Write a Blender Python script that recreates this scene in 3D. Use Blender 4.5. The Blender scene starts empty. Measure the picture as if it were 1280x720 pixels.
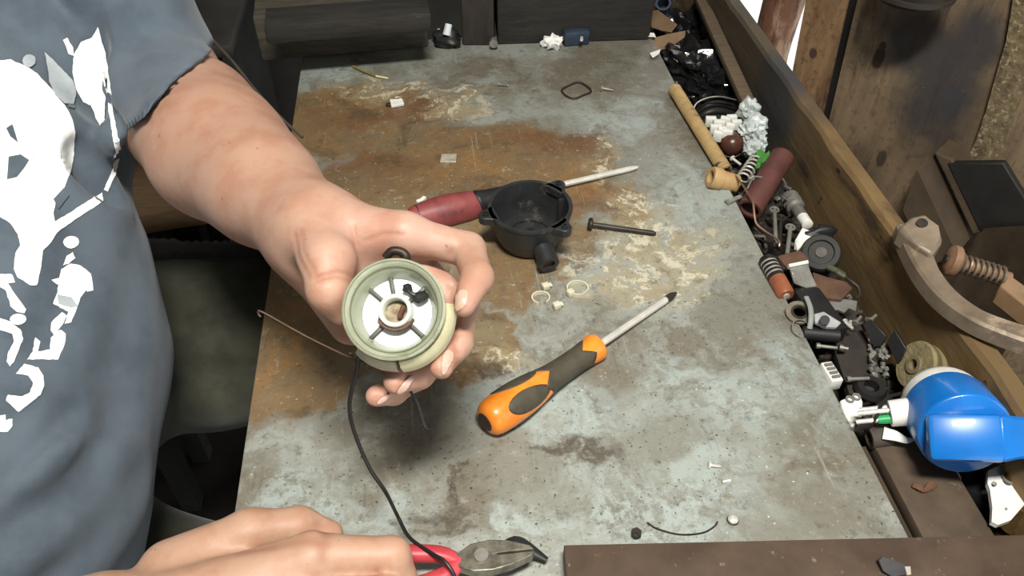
import bpy, bmesh, math, random
import numpy as np
from mathutils import Vector, Matrix
from mathutils.geometry import delaunay_2d_cdt
from mathutils.bvhtree import BVHTree

SC = bpy.context.scene
COL = SC.collection
R = math.radians
random.seed(7)

# ------------------------------------------------------------------ camera
FPX, CAM_H, PITCH, YAW = 1000.0, 0.50, R(44), R(-6.6)
cam_d = bpy.data.cameras.new('camera')
cam_d.sensor_width = 36.0
cam_d.lens = FPX / 1280.0 * 36.0
cam_d.clip_start = 0.02
cam = bpy.data.objects.new('camera', cam_d)
COL.objects.link(cam)
cam.location = (0, 0, CAM_H)
cam.rotation_euler = (R(90) - PITCH, 0, YAW)
SC.camera = cam

# ------------------------------------------------------------------ world, exposure
SC.view_settings.view_transform = 'Standard'
SC.view_settings.look = 'None'
SC.view_settings.exposure = 0.0
SC.view_settings.gamma = 1.0
SC.view_settings.use_curve_mapping = False
W = bpy.data.worlds.new('overcast_sky'); SC.world = W
W.use_nodes = True
W.node_tree.nodes['Background'].inputs[0].default_value = (0.93, 0.97, 1.0, 1)
W.node_tree.nodes['Background'].inputs[1].default_value = 2.4

# the workshop's ceiling lamp (its housing is built further down)
LAMP = Vector((0.06, -0.12, 1.45))
ld = bpy.data.lights.new('lamp_light', 'AREA')
ld.shape = 'RECTANGLE'; ld.size = 0.42; ld.size_y = 0.14
ld.energy = 41.0
ld.color = (1.0, 0.965, 0.90)
lamp = bpy.data.objects.new('lamp_light', ld); COL.objects.link(lamp)
lamp.location = LAMP
lamp.rotation_euler = (R(14), R(0), 0)

# ------------------------------------------------------------------ picture <-> place
_c, _s = math.cos(YAW), math.sin(YAW)
def ray(x, y):
    u = (x - 640) / FPX; v = -(y - 360) / FPX
    fw = math.cos(PITCH) + v * math.sin(PITCH); up = -math.sin(PITCH) + v * math.cos(PITCH)
    return Vector((u * _c - fw * _s, u * _s + fw * _c, up))
def P(x, y, z=0.0):                       # the point of the level z that stands at this place
    d = ray(x, y); return Vector((0, 0, CAM_H)) + d * ((z - CAM_H) / d.z)
def D(x, y, t):                           # the point t metres deep
    return Vector((0, 0, CAM_H)) + ray(x, y) * t

# ------------------------------------------------------------------ materials
def lin(c):
    if isinstance(c, str):
        c = [int(c[i:i+2], 16) / 255 for i in (0, 2, 4)]
    else:
        c = [k / 255 for k in c]
    return tuple((k / 12.92 if k <= .04045 else ((k + .055) / 1.055) ** 2.4) for k in c) + (1,)
MATS = {}
def mat(name, c1, c2=None, rough=.55, metal=0.0, scale=60, spread=.5, bump=0.0, bscale=None, c3=None, s3=15, t3=.6,
        transmission=0, sss=0, coat=0, alpha=1, stretch=(1, 1, 1), spec=.5, ior=1.45):
    if name in MATS: return MATS[name]
    m = bpy.data.materials.new(name); m.use_nodes = True
    N = m.node_tree.nodes; L = m.node_tree.links
    b = N['Principled BSDF']
    b.inputs['Roughness'].default_value = rough
    b.inputs['Metallic'].default_value = metal
    b.inputs['Transmission Weight'].default_value = transmission
    b.inputs['IOR'].default_value = ior
    b.inputs['Coat Weight'].default_value = coat
    b.inputs['Alpha'].default_value = alpha
    b.inputs['Specular IOR Level'].default_value = spec
    if sss:
        b.inputs['Subsurface Weight'].default_value = sss
        b.inputs['Subsurface Radius'].default_value = (.006, .0025, .0015)
        b.inputs['Subsurface Scale'].default_value = 1.0
    col = lin(c1); b.inputs['Base Color'].default_value = col
    tc = N.new('ShaderNodeTexCoord'); mp = N.new('ShaderNodeMapping')
    mp.inputs['Scale'].default_value = stretch
    L.new(tc.outputs['Object'], mp.inputs[0])
    out = None
    if c2 is not None:
        n = N.new('ShaderNodeTexNoise'); n.inputs['Scale'].default_value = scale
        n.inputs['Detail'].default_value = 4; n.inputs['Roughness'].default_value = .62
        L.new(mp.outputs[0], n.inputs['Vector'])
        mr = N.new('ShaderNodeMapRange')
        mr.inputs[1].default_value = .5 - spread * .35; mr.inputs[2].default_value = .5 + spread * .35
        L.new(n.outputs['Fac'], mr.inputs[0])
        mx = N.new('ShaderNodeMix'); mx.data_type = 'RGBA'
        mx.inputs['A'].default_value = col; mx.inputs['B'].default_value = lin(c2)
        L.new(mr.outputs[0], mx.inputs['Factor']); out = mx.outputs['Result']
        if c3 is not None:
            n3 = N.new('ShaderNodeTexNoise'); n3.inputs['Scale'].default_value = s3
            n3.inputs['Detail'].default_value = 4; n3.inputs['Roughness'].default_value = .7
            L.new(mp.outputs[0], n3.inputs['Vector'])
            m3 = N.new('ShaderNodeMapRange'); m3.inputs[1].default_value = t3 - .06; m3.inputs[2].default_value = t3 + .06
            L.new(n3.outputs['Fac'], m3.inputs[0])
            x3 = N.new('ShaderNodeMix'); x3.data_type = 'RGBA'; x3.inputs['B'].default_value = lin(c3)
            L.new(out, x3.inputs['A']); L.new(m3.outputs[0], x3.inputs['Factor']); out = x3.outputs['Result']
        L.new(out, b.inputs['Base Color'])
    if bump:
        nb = N.new('ShaderNodeTexNoise'); nb.inputs['Scale'].default_value = bscale or scale * 2
        nb.inputs['Detail'].default_value = 3
        L.new(mp.outputs[0], nb.inputs['Vector'])
        bp = N.new('ShaderNodeBump'); bp.inputs['Strength'].default_value = bump; bp.inputs['Distance'].default_value = .002
        L.new(nb.outputs['Fac'], bp.inputs['Height']); L.new(bp.outputs[0], b.inputs['Normal'])
    MATS[name] = m
    return m

# ------------------------------------------------------------------ mesh builder
def frame(origin, xdir, up=(0, 0, 1)):    # a matrix: x along xdir, z near up
    x = Vector(xdir).normalized(); z = Vector(up); z = (z - x * z.dot(x))
    if z.length < 1e-6: z = x.orthogonal()
    z.normalize(); y = z.cross(x)
    m = Matrix((x, y, z)).transposed().to_4x4(); m.translation = Vector(origin); return m
def Z(loc, ang=0):
    return Matrix.Translation(Vector(loc)) @ Matrix.Rotation(R(ang), 4, 'Z')

class MB:
    def __init__(s, m=None): s.v = []; s.f = []; s.m = m or Matrix()
    def add(s, vs, fs):
        k = len(s.v); s.v += [s.m @ Vector(v) for v in vs]; s.f += [tuple(i + k for i in f) for f in fs]; return s
    def box(s, c, sz, rot=None, ch=0.0):
        hx, hy, hz = sz[0] / 2, sz[1] / 2, sz[2] / 2; c = Vector(c)
        if ch <= 0:
            vs = [Vector((x, y, z)) for z in (-hz, hz) for (x, y) in ((-hx, -hy), (hx, -hy), (hx, hy), (-hx, hy))]
            fs = [(3, 2, 1, 0), (4, 5, 6, 7), (0, 1, 5, 4), (1, 2, 6, 5), (2, 3, 7, 6), (3, 0, 4, 7)]
        else:
            bm = bmesh.new(); bmesh.ops.create_cube(bm, size=1)
            for v in bm.verts: v.co = Vector((v.co.x * sz[0], v.co.y * sz[1], v.co.z * sz[2]))
            bmesh.ops.bevel(bm, geom=bm.edges[:], offset=ch, segments=2, affect='EDGES', profile=.5)
            bm.verts.index_update(); vs = [v.co.copy() for v in bm.verts]; fs = [tuple(v.index for v in f.verts) for f in bm.faces]; bm.free()
        if rot is not None: vs = [rot @ v for v in vs]
        return s.add([c + v for v in vs], fs)
    def cyl(s, a, b, r0, r1=None, n=20, hole=0):
        if r1 is None: r1 = r0
        if hole:
            return s.lathe([(hole, 0), (r0, 0), (r1, (Vector(b) - Vector(a)).length), (hole, (Vector(b) - Vector(a)).length)], n, frame(a, Vector(b) - Vector(a)), loop=True)
        return s.lathe([(0, 0), (r0, 0), (r1, (Vector(b) - Vector(a)).length), (0, (Vector(b) - Vector(a)).length)], n, frame(a, Vector(b) - Vector(a)))
    def lathe(s, prof, n=24, m=None, loop=False, arc=2 * math.pi):
        # profile (radius, distance along the local x axis)
        m = m or Matrix(); vs = []; fs = []; idx = []
        full = abs(arc - 2 * math.pi) < 1e-6; nn = n if full else n + 1
        for (r, h) in prof:
            if r < 1e-7: idx.append([len(vs)] * nn); vs.append(m @ Vector((h, 0, 0)))
            else:
                row = []
                for i in range(nn):
                    a = arc * i / n; row.append(len(vs)); vs.append(m @ Vector((h, r * math.cos(a), r * math.sin(a))))
                idx.append(row)
        pairs = list(zip(range(len(prof) - 1), range(1, len(prof)))) + ([(len(prof) - 1, 0)] if loop else [])
        for a, b in pairs:
            for i in range(n):
                j = (i + 1) % nn
                q = [idx[a][i], idx[a][j], idx[b][j], idx[b][i]]; q2 = []
                for k in q:
                    if k not in q2: q2.append(k)
                if len(q2) > 2: fs.append(tuple(q2[::-1]))
        return s.add(vs, fs)
    def tube(s, pts, r, n=8, sub=4, closed=False, caps=True, flat=1.0):
        pts = [Vector(p) for p in pts]
        if sub > 1 and len(pts) > 2: pts = spline(pts, sub, closed)
        N = len(pts); rr = r if isinstance(r, (list, tuple)) else None
        up = None; vs = []; fs = []
        for i in range(N):
            if closed: t = pts[(i + 1) % N] - pts[i - 1]
            else: t = pts[min(i + 1, N - 1)] - pts[max(i - 1, 0)]
            t.normalize()
            if up is None: up = t.orthogonal().normalized() if abs(t.z) > .9 else (Vector((0, 0, 1)) - t * t.z).normalized()
            else: up = (up - t * up.dot(t)).normalized()
            sd = t.cross(up)
            if rr:
                q = i / max(1, N - 1) * (len(rr) - 1); k = min(int(q), len(rr) - 2); rad = rr[k] + (rr[k + 1] - rr[k]) * (q - k)
            else: rad = r
            for j in range(n):
                a = 2 * math.pi * j / n; vs.append(pts[i] + sd * math.cos(a) * rad + up * math.sin(a) * rad * flat)
        for i in range(N if closed else N - 1):
            for j in range(n):
                k = (i + 1) % N; fs.append((i * n + j, i * n + (j + 1) % n, k * n + (j + 1) % n, k * n + j))
        if caps and not closed:
            fs.append(tuple(range(n))[::-1]); fs.append(tuple((N - 1) * n + j for j in range(n)))
        return s.add(vs, fs)
    def ring(s, c, nrm, Rr, r, n=28, m=8):
        fr = frame(c, nrm); return s.tube([fr @ Vector((0, Rr * math.cos(a), Rr * math.sin(a))) for a in [2 * math.pi * i / n for i in range(n)]], r, m, 1, True)
    def prism(s, top, thick, down=None):
        # top: list of 3-D points (a polygon); extruded by thick along -normal (or along down)
        top = [Vector(p) for p in top]
        nrm = Vector((0, 0, 0))
        for i in range(len(top)):
            a, b = top[i], top[(i + 1) % len(top)]; nrm += a.cross(b)
        nrm.normalize()
        if nrm.z < 0: top = top[::-1]; nrm = -nrm
        dn = Vector(down).normalized() if down else -nrm
        n = len(top)
        fs = [tuple(range(n)), tuple(range(n, 2 * n))[::-1]]
        fs += [(i, i + n, (i + 1) % n + n, (i + 1) % n) for i in range(n)]
        return s.add(top + [p + dn * thick for p in top], fs)
    def lump(s, c, r, seed=0, sub=2, amp=.25, freq=1.0):
        bm = bmesh.new(); bmesh.ops.create_icosphere(bm, subdivisions=sub, radius=1)
        rnd = random.Random(seed); ph = [rnd.uniform(0, 6.28) for _ in range(9)]
        r = r if isinstance(r, (tuple, list)) else (r, r, r)
        vs = []
        for v in bm.verts:
            q = v.co * freq * 2.2
            d = 1 + amp * (math.sin(q.x * 1.7 + ph[0] + q.y) * .5 + math.sin(q.y * 2.3 + ph[1] + q.z) * .4 + math.sin(q.z * 2.9 + ph[2] + q.x * 1.3) * .4)
            vs.append(Vector(c) + Vector((v.co.x * r[0], v.co.y * r[1], v.co.z * r[2])) * d)
        bm.verts.index_update(); fs = [tuple(v.index for v in f.verts) for f in bm.faces]; bm.free()
        return s.add(vs, fs)
    def build(s, name, m, parent=None, origin=None, smooth=True, bevel=0, angle=40):
        me = bpy.data.meshes.new(name)
        wo = Vector(parent['_o']) if parent is not None else (Vector(origin) if origin is not None else centre_base(s.v))
        me.from_pydata([v - wo for v in s.v], [], s.f); me.update()
        bm = bmesh.new(); bm.from_mesh(me); bmesh.ops.recalc_face_normals(bm, faces=bm.faces[:]); bm.to_mesh(me); bm.free()
        me.materials.append(m)
        o = bpy.data.objects.new(name, me); COL.objects.link(o)
        if parent is not None: o.parent = parent
        else: o.location = wo
        o['_o'] = tuple(wo)
        if smooth:
            me.polygons.foreach_set('use_smooth', [True] * len(me.polygons))
            me.set_sharp_from_angle(angle=R(angle))
        if bevel:
            b = o.modifiers.new('bevel', 'BEVEL'); b.width = bevel; b.segments = 2; b.limit_method = 'ANGLE'; b.angle_limit = R(35)
        return o

def centre_base(vs):
    return Vector(((min(v.x for v in vs) + max(v.x for v in vs)) / 2, (min(v.y for v in vs) + max(v.y for v in vs)) / 2, min(v.z for v in vs)))
def spline(p, sub, closed=False):
    n = len(p); out = []
    for i in range(n if closed else n - 1):
        a = p[(i - 1) % n] if (closed or i > 0) else p[0] * 2 - p[1]
        b = p[i]; c = p[(i + 1) % n]
        d = p[(i + 2) % n] if (closed or i + 2 < n) else p[-1] * 2 - p[-2]
        for k in range(sub):
            t = k / sub
            out.append(.5 * ((2 * b) + (c - a) * t + (2 * a - 5 * b + 4 * c - d) * t * t + (3 * b - a - 3 * c + d) * t ** 3))
    if not closed: out.append(p[-1])
    return out
def tag(o, label, cat, group=None):
    o['label'] = label; o['category'] = cat
    if group: o['group'] = group
    return o
def thing(name, label, cat, loc, group=None):
    o = bpy.data.objects.new(name, None); COL.objects.link(o); o.location = loc; o['_o'] = tuple(loc)
    o.empty_display_size = .01
    return tag(o, label, cat, group)
def struct(o): o['kind'] = 'structure'; return o
def PP(pts, z=0.0):                       # picture outline laid on the level z (or per-point z)
    return [P(p[0], p[1], p[2] if len(p) > 2 else z) for p in pts]

# ================================================================== node helpers for stained surfaces
class NT:
    def __init__(s, name, rough=.6, metal=0.0):
        s.m = bpy.data.materials.new(name); s.m.use_nodes = True
        s.N = s.m.node_tree.nodes; s.L = s.m.node_tree.links; s.b = s.N['Principled BSDF']
        s.b.inputs['Roughness'].default_value = rough; s.b.inputs['Metallic'].default_value = metal
        s.tc = s.N.new('ShaderNodeTexCoord'); s.co = s.tc.outputs['Object']
        s.col = None; MATS[name] = s.m; s.warp = s.co
    def noise(s, scale, detail=4, rough=.6, dist=0, stretch=None, seed=0):
        n = s.N.new('ShaderNodeTexNoise')
        n.inputs['Scale'].default_value = scale; n.inputs['Detail'].default_value = min(detail, 4.5)
        n.inputs['Roughness'].default_value = rough; n.inputs['Distortion'].default_value = 0
        mp = s.N.new('ShaderNodeMapping'); mp.inputs['Location'].default_value = (seed * 1.37, seed * 2.11, seed * .73)
        if stretch:
            mp.inputs['Scale'].default_value = stretch[:3]
            if len(stretch) > 3: mp.inputs['Rotation'].default_value = (0, 0, R(stretch[3]))
        s.L.new(s.warp if dist else s.co, mp.inputs[0]); s.L.new(mp.outputs[0], n.inputs['Vector'])
        return n.outputs['Fac']
    def make_warp(s, scale=9, amp=.07, detail=6):
        n = s.N.new('ShaderNodeTexNoise'); n.inputs['Scale'].default_value = scale; n.inputs['Detail'].default_value = detail; n.inputs['Roughness'].default_value = .62
        s.L.new(s.co, n.inputs['Vector'])
        a = s.N.new('ShaderNodeVectorMath'); a.operation = 'SUBTRACT'; a.inputs[1].default_value = (.5, .5, .5); s.L.new(n.outputs['Color'], a.inputs[0])
        m = s.N.new('ShaderNodeVectorMath'); m.operation = 'MULTIPLY_ADD'; m.inputs[1].default_value = (amp * 2,) * 3; s.L.new(a.outputs[0], m.inputs[0]); s.L.new(s.co, m.inputs[2])
        s.warp = m.outputs[0]
    def math(s, op, a, b=None, clamp=False):
        n = s.N.new('ShaderNodeMath'); n.operation = op; n.use_clamp = clamp
        for i, q in enumerate((a, b)):
            if q is None: continue
            if isinstance(q, (int, float)): n.inputs[i].default_value = q
            else: s.L.new(q, n.inputs[i])
        return n.outputs[0]
    def ramp(s, x, lo, hi, a=0.0, b=1.0):
        n = s.N.new('ShaderNodeMapRange'); n.interpolation_type = 'SMOOTHSTEP'
        n.inputs[1].default_value = lo; n.inputs[2].default_value = hi; n.inputs[3].default_value = a; n.inputs[4].default_value = b
        s.L.new(x, n.inputs[0]); return n.outputs[0]
    def base(s, c): 
        n = s.N.new('ShaderNodeRGB'); n.outputs[0].default_value = lin(c); s.col = n.outputs[0]
    def over(s, c, fac):
        n = s.N.new('ShaderNodeMix'); n.data_type = 'RGBA'; n.inputs['B'].default_value = lin(c)
        s.L.new(s.col, n.inputs['A'])
        if isinstance(fac, (int, float)): n.inputs['Factor'].default_value = fac
        else: s.L.new(fac, n.inputs['Factor'])
        s.col = n.outputs['Result']
    def blobs(s, lst, noise_amp=.6, nscale=18, seed=1, soft=.35, edge=1.0):
        # lst: (centre, radii) in object space; returns a 0..1 mask with ragged edges
        cur = None
        for c, r in lst:
            a = s.N.new('ShaderNodeVectorMath'); a.operation = 'SUBTRACT'; a.inputs[1].default_value = c; s.L.new(s.warp, a.inputs[0])
            d = s.N.new('ShaderNodeVectorMath'); d.operation = 'DIVIDE'; d.inputs[1].default_value = r; s.L.new(a.outputs[0], d.inputs[0])
            l = s.N.new('ShaderNodeVectorMath'); l.operation = 'LENGTH'; s.L.new(d.outputs[0], l.inputs[0])
            cur = l.outputs['Value'] if cur is None else s.math('MINIMUM', cur, l.outputs['Value'])
        x = cur
        if s.warp is s.co: x = s.math('ADD', cur, s.math('MULTIPLY', s.math('SUBTRACT', s.noise(nscale, 4, .65, seed=seed), .5), noise_amp * 2))
        return s.ramp(x, edge - soft, edge + soft, 1.0, 0.0)
    def mul(s, a, b): return s.math('MULTIPLY', a, b, True)
    def bump(s, h, strength=.3, dist=.001):
        bp = s.N.new('ShaderNodeBump'); bp.inputs['Strength'].default_value = strength; bp.inputs['Distance'].default_value = dist
        s.L.new(h, bp.inputs['Height']); s.L.new(bp.outputs[0], s.b.inputs['Normal'])
    def done(s): s.L.new(s.col, s.b.inputs['Base Color']); return s.m

def tb(px, py, rx, ry, z=0.0):            # a stain on the level z: centre and radii from the picture
    c = P(px, py, z); a = (P(px + rx, py, z) - c).length; b = (P(px, py - ry, z) - P(px, py + ry, z)).length / 2
    return (tuple(c), (a, b, .5))

# ------------------------------------------------------------------ table top steel
def steel_top():
    t = NT('worn_steel_top', .5, .1); t.make_warp(10, .085, 7)
    fine = t.noise(55, 4.5, .7, 1, seed=6); mid = t.noise(20, 4.5, .68, 1, seed=3); big = t.noise(8, 3, .6, 1, seed=2); mid2 = t.noise(27, 4.5, .66, 1, seed=13)
    t.base((124, 123, 112))
    t.over((148, 152, 144), t.ramp(big, .42, .60))
    t.over((98, 94, 82), t.ramp(mid, .50, .68, 0, .7))
    blue = t.blobs([tb(*q) for q in ((820, 620, 130, 60), (930, 470, 120, 60), (380, 605, 70, 40), (490, 610, 60, 26), (700, 520, 90, 40), (640, 640, 60, 30), (880, 230, 60, 40), (760, 150, 60, 25), (430, 90, 50, 16))], soft=.55)
    t.over((156, 167, 162), t.mul(blue, t.ramp(fine, .36, .62, 0, .9)))
    grime = t.blobs([tb(*q) for q in ((560, 620, 70, 40), (480, 540, 90, 60), (330, 560, 40, 80), (1010, 560, 70, 90), (700, 430, 90, 40), (860, 420, 90, 30), (620, 100, 130, 30), (850, 130, 60, 60), (760, 90, 140, 40))], soft=.6)
    t.over((102, 93, 76), t.mul(grime, t.ramp(mid2, .32, .60, 0, .75)))
    rust = t.blobs([tb(*q) for q in ((440, 150, 100, 40), (590, 200, 160, 48), (690, 220, 85, 52), (500, 260, 170, 70), (400, 320, 90, 80), (380, 420, 90, 80), (500, 400, 110, 70), (600, 420, 50, 50), (650, 320, 95, 50), (560, 480, 46, 26), (770, 260, 45, 28))], soft=.16)
    t.over((112, 92, 64), t.mul(rust, .9))
    t.over((126, 100, 66), t.mul(rust, t.ramp(mid, .40, .60, 0, .75)))
    t.over((106, 70, 42), t.mul(t.blobs([tb(*q) for q in ((500, 145, 80, 16), (680, 178, 70, 14), (590, 262, 70, 14), (450, 205, 80, 16), (720, 245, 40, 18), (420, 290, 60, 14))], soft=.6), .6))
    t.over((88, 74, 54), t.mul(rust, t.ramp(mid2, .52, .66, 0, .75)))
    t.over((132, 122, 96), t.mul(rust, t.ramp(big, .54, .66, 0, .6)))
    orange = t.blobs([tb(*q) for q in ((385, 372, 46, 24), (720, 225, 60, 24), (560, 484, 40, 16), (350, 430, 24, 50), (435, 120, 36, 10), (570, 215, 60, 16))], soft=.6)
    t.over((144, 106, 58), t.mul(orange, t.ramp(fine, .38, .62, 0, .6)))
    oil = t.blobs([tb(*q) for q in ((745, 562, 55, 16), (540, 612, 40, 18), (560, 590, 20, 8), (600, 470, 30, 16), (690, 575, 30, 10), (550, 640, 36, 12))], soft=.4)
    t.over((70, 60, 46), t.mul(oil, t.ramp(fine, .3, .56, 0, .85)))
    lime = t.blobs([tb(*q) for q in ((820, 300, 75, 32), (860, 325, 45, 22), (780, 350, 60, 30), (745, 200, 22, 22), (790, 255, 50, 16), (740, 182, 18, 8), (850, 365, 40, 14), (620, 450, 50, 20), (470, 110, 60, 12), (560, 130, 60, 14))], soft=.5)
    t.over((156, 142, 108), t.mul(lime, t.ramp(mid, .40, .56, 0, .75)))
    t.over((202, 196, 172), t.mul(lime, t.ramp(fine, .52, .60, 0, .85)))
    gr = t.noise(110, 4, .7, seed=71)
    t.over((84, 80, 68), t.ramp(gr, .56, .70, 0, .55))
    t.over((172, 172, 156), t.mul(t.ramp(gr, .42, .30), .30))
    zone = t.noise(9, 3, .6, seed=32); spk = t.noise(330, 2, .5, seed=31)
    t.over((208, 208, 194), t.mul(t.mul(t.ramp(spk, .69, .73), t.ramp(zone, .46, .60)), .8))
    t.over((46, 42, 34), t.mul(t.mul(t.ramp(spk, .335, .30), t.ramp(zone, .60, .46)), .85))
    for k, (st, sd) in enumerate((((420, 10, 1, 20), 41), ((380, 8, 1, -38), 42))):
        sc = t.mul(t.ramp(t.noise(1, 2, .5, stretch=st, seed=sd), .66, .71), t.ramp(mid2 if k else mid, .5, .58))
        t.over((178, 182, 170) if k == 0 else (64, 60, 50), t.mul(sc, .3))
    t.bump(t.math('ADD', fine, t.math('MULTIPLY', spk, .6)), .4, .0012)
    t.L.new(t.ramp(mid, .3, .7, .40, .62), t.b.inputs['Roughness'])
    return t.done()

M_DARKWOOD = mat('dark_old_wood', (76, 70, 58), (52, 48, 40), .75, scale=22, bump=.35, bscale=80, c3=(92, 84, 66), s3=16, t3=.66, stretch=(1, 6, 6))
M_DARKWOOD2 = mat('blackened_wood', (44, 42, 37), (28, 26, 23), .8, scale=24, bump=.3, c3=(70, 66, 56), s3=20, t3=.68, stretch=(1, 5, 5))
M_DARKBOARD = mat('dark_grey_board', (46, 44, 40), (30, 28, 25), .9, scale=8)  # plain dark grey boards of the left and back walls
M_BENCHWOOD = mat('bench_timber', (70, 58, 42), (46, 38, 28), .8, scale=20, bump=.3, stretch=(6, 1, 6))

# ------------------------------------------------------------------ the shed
FZ = -0.75
struct(MB().box((-.2, .1, FZ - .02), (2.9, 3.4, .04)).build('floor', mat('earth_floor', (48, 42, 35), (32, 28, 24), .95, scale=14, bump=.4), origin=(0, 0, FZ), smooth=False))
struct(MB().box((.2, .1, 1.62), (3.4, 3.4, .04)).build('ceiling', mat('roof_boards', (120, 112, 98), (92, 84, 72), .9, scale=12), origin=(0, 0, 1.6), smooth=False))
struct(MB().box((-1.62, .1, .43), (.04, 3.4, 2.4)).build('wall_left', M_DARKBOARD, origin=(-1.62, 0, 0), smooth=False))
struct(MB().box((-.52, 1.72, .43), (2.2, .04, 2.4)).build('wall_back', M_DARKBOARD, origin=(-.5, 1.72, 0), smooth=False))
fw = MB(); fw.box((-.85, -1.62, .43), (1.5, .04, 2.4)); fw.box((1.5, -1.62, .43), (.8, .04, 2.4)); fw.box((.5, -1.62, 1.45), (1.2, .04, .4))  # unseen front wall, added with a doorway shaped to let in fill daylight
struct(fw.build('wall_front', mat('front_boards', (110, 100, 84), (84, 76, 62), .9, scale=10), origin=(0, -1.62, 0), smooth=False))
struct(MB().box((1.5, 3.6, FZ - .04), (12, 16, .04)).build('ground', mat('pale_concrete_yard', (222, 222, 216), (205, 204, 198), .9, scale=6), origin=(1, 3, FZ - .04), smooth=False))

# right-hand wall: an oblique wall of boards beyond the bench
W0 = Vector((.66, 1.13, 0)); WD = Vector((.64, -.77, 0)).normalized(); WN = Vector((-WD.y, WD.x, 0)); WN = WN if WN.dot(Vector((-1, -1, 0))) > 0 else -WN
def PW(x, y, off=0.0):
    d = ray(x, y); o = Vector((0, 0, CAM_H)); t = ((W0 + WN * off) - o).dot(WN) / d.dot(WN); return o + d * t
def Ws(p): return (p - W0).dot(WD)
def wall_panel(name, s0b, s0t, s1b, s1t, z0, z1, th, m, off=0.0):
    q = [W0 + WD * s0b + WN * off + Vector((0, 0, z0)), W0 + WD * s1b + WN * off + Vector((0, 0, z0)), W0 + WD * s1t + WN * off + Vector((0, 0, z1)), W0 + WD * s0t + WN * off + Vector((0, 0, z1))]
    b = MB(); n = 4
    b.add(q + [v - WN * th for v in q], [(0, 1, 2, 3), (7, 6, 5, 4), (0, 4, 5, 1), (1, 5, 6, 2), (2, 6, 7, 3), (3, 7, 4, 0)])
    return b, q
wall = bpy.data.objects.new('wall_right', None); COL.objects.link(wall); wall['kind'] = 'structure'; wall['_o'] = (0, 0, 0)
def wood_wall(name, c1, c2, c3, stains=(), blots=()):
    t = NT(name, .8)
    t.base(c1)
    t.over(c2, t.ramp(t.noise(1, 7, .65, .6, stretch=(26, 26, 5), seed=2), .38, .66))
    t.over(c3, t.ramp(t.noise(1, 8, .7, .5, stretch=(60, 60, 9), seed=5), .52, .70))
    t.over(c3, t.ramp(t.noise(90, 4, .7, seed=8), .52, .66, 0, .6))
    t.over((168, 150, 116), t.ramp(t.noise(1, 4, .7, stretch=(150, 150, 30), seed=11), .60, .72, 0, .45))
    for lst, c, f, nz in stains: t.over(c, t.mul(t.blobs(lst, .7, nz, 7, .45), f))
    for lst, c, f in blots: t.over(c, t.mul(t.blobs(lst, .45, 40, 9, .2), f))
    sp = t.mul(t.ramp(t.noise(150, 4, .6, seed=31), .66, .72), t.ramp(t.noise(10, 4, .6, seed=32), .5, .62))
    t.over((150, 140, 116), t.mul(sp, .6))
    t.bump(t.noise(1, 8, .7, .4, stretch=(70, 70, 10), seed=5), .5, .002)
    return t.done()
def wb(px, py, r, ry=None, off=0.0):
    c = PW(px, py, off); k = (PW(px + r, py, off) - c).length; k2 = (PW(px, py + (ry or r), off) - c).length
    return (tuple(c), (k, k, k2))
M_PLANK = wood_wall('weathered_plank', (146, 116, 82), (112, 84, 58), (78, 54, 36), blots=(([wb(1016, 67, 5, 7)], (50, 34, 24), .85),))
M_SHEET = wood_wall('old_plywood', (134, 114, 88), (112, 94, 72), (92, 76, 58),
    stains=(([wb(1180, 110, 55, 80), wb(1215, 60, 40, 60), wb(1150, 60, 40, 40)], (48, 48, 52), .85, 9), ([wb(1190, 125, 16, 20)], (44, 50, 66), .35, 30), ([wb(1120, 20, 70, 22)], (62, 50, 38), .6, 10), ([wb(1060, 230, 30, 60)], (62, 46, 34), .5, 12)),
    blots=(([wb(1098, 73, 7, 13), wb(1103, 58, 4, 6)], (46, 34, 24), .9), ([wb(1102, 198, 6, 11)], (50, 36, 26), .8)))
g0 = (Ws(PW(1024, 160)), Ws(PW(1060, 0))); g1 = (Ws(PW(1034, 160)), Ws(PW(1072, 0)))
zb, zt = PW(1030, 160).z, PW(1066, 0).z
def ext(a, z): return a[0] + (a[1] - a[0]) * (z - zb) / (zt - zb)
pl = (Ws(PW(985, 100)), Ws(PW(992, 0)))
z0, z1 = FZ, 1.6
sm0, sm1 = ext(g0, z0) , ext(g0, z1)
b, _ = wall_panel('panel', sm0 - .068, sm1 - .068, sm0, sm1, z0, z1, .005, M_PLANK)
b.build('plank', M_PLANK, wall, smooth=False)
b, _ = wall_panel('panel', ext(g1, z0), ext(g1, z1), 1.2, 1.2, z0, z1, .005, M_SHEET)
b.build('plank', M_SHEET, wall, smooth=False)
b, _ = wall_panel('batten', sm0 - .03, sm1 - .03, ext(g1, z0) + .04, ext(g1, z1) + .04, z0, z1, .02, M_DARKBOARD, -.0055)
b.build('batten', mat('gap_shade_batten', (26, 21, 17), (18, 15, 12), .9, scale=20), wall, smooth=False)  # batten coloured black to paint in the shade of the plank gap
# rough slab nailed slantwise over the sheet, at the right
M_SLAB = mat('rough_barked_slab', (132, 116, 86), (84, 70, 50), .9, scale=90, bump=1.0, bscale=160, c3=(168, 156, 126), s3=120, t3=.6)
sl = [PW(x, y, .012) for x, y in ((1204, 204), (1218, 180), (1232, 140), (1246, 90), (1258, 50), (1266, 0), (1276, -60), (1310, -60), (1302, 20), (1290, 90), (1268, 140), (1250, 190), (1240, 206))]
MB().prism(sl, .022, -WN).build('slab', M_SLAB, wall, smooth=False)
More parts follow.
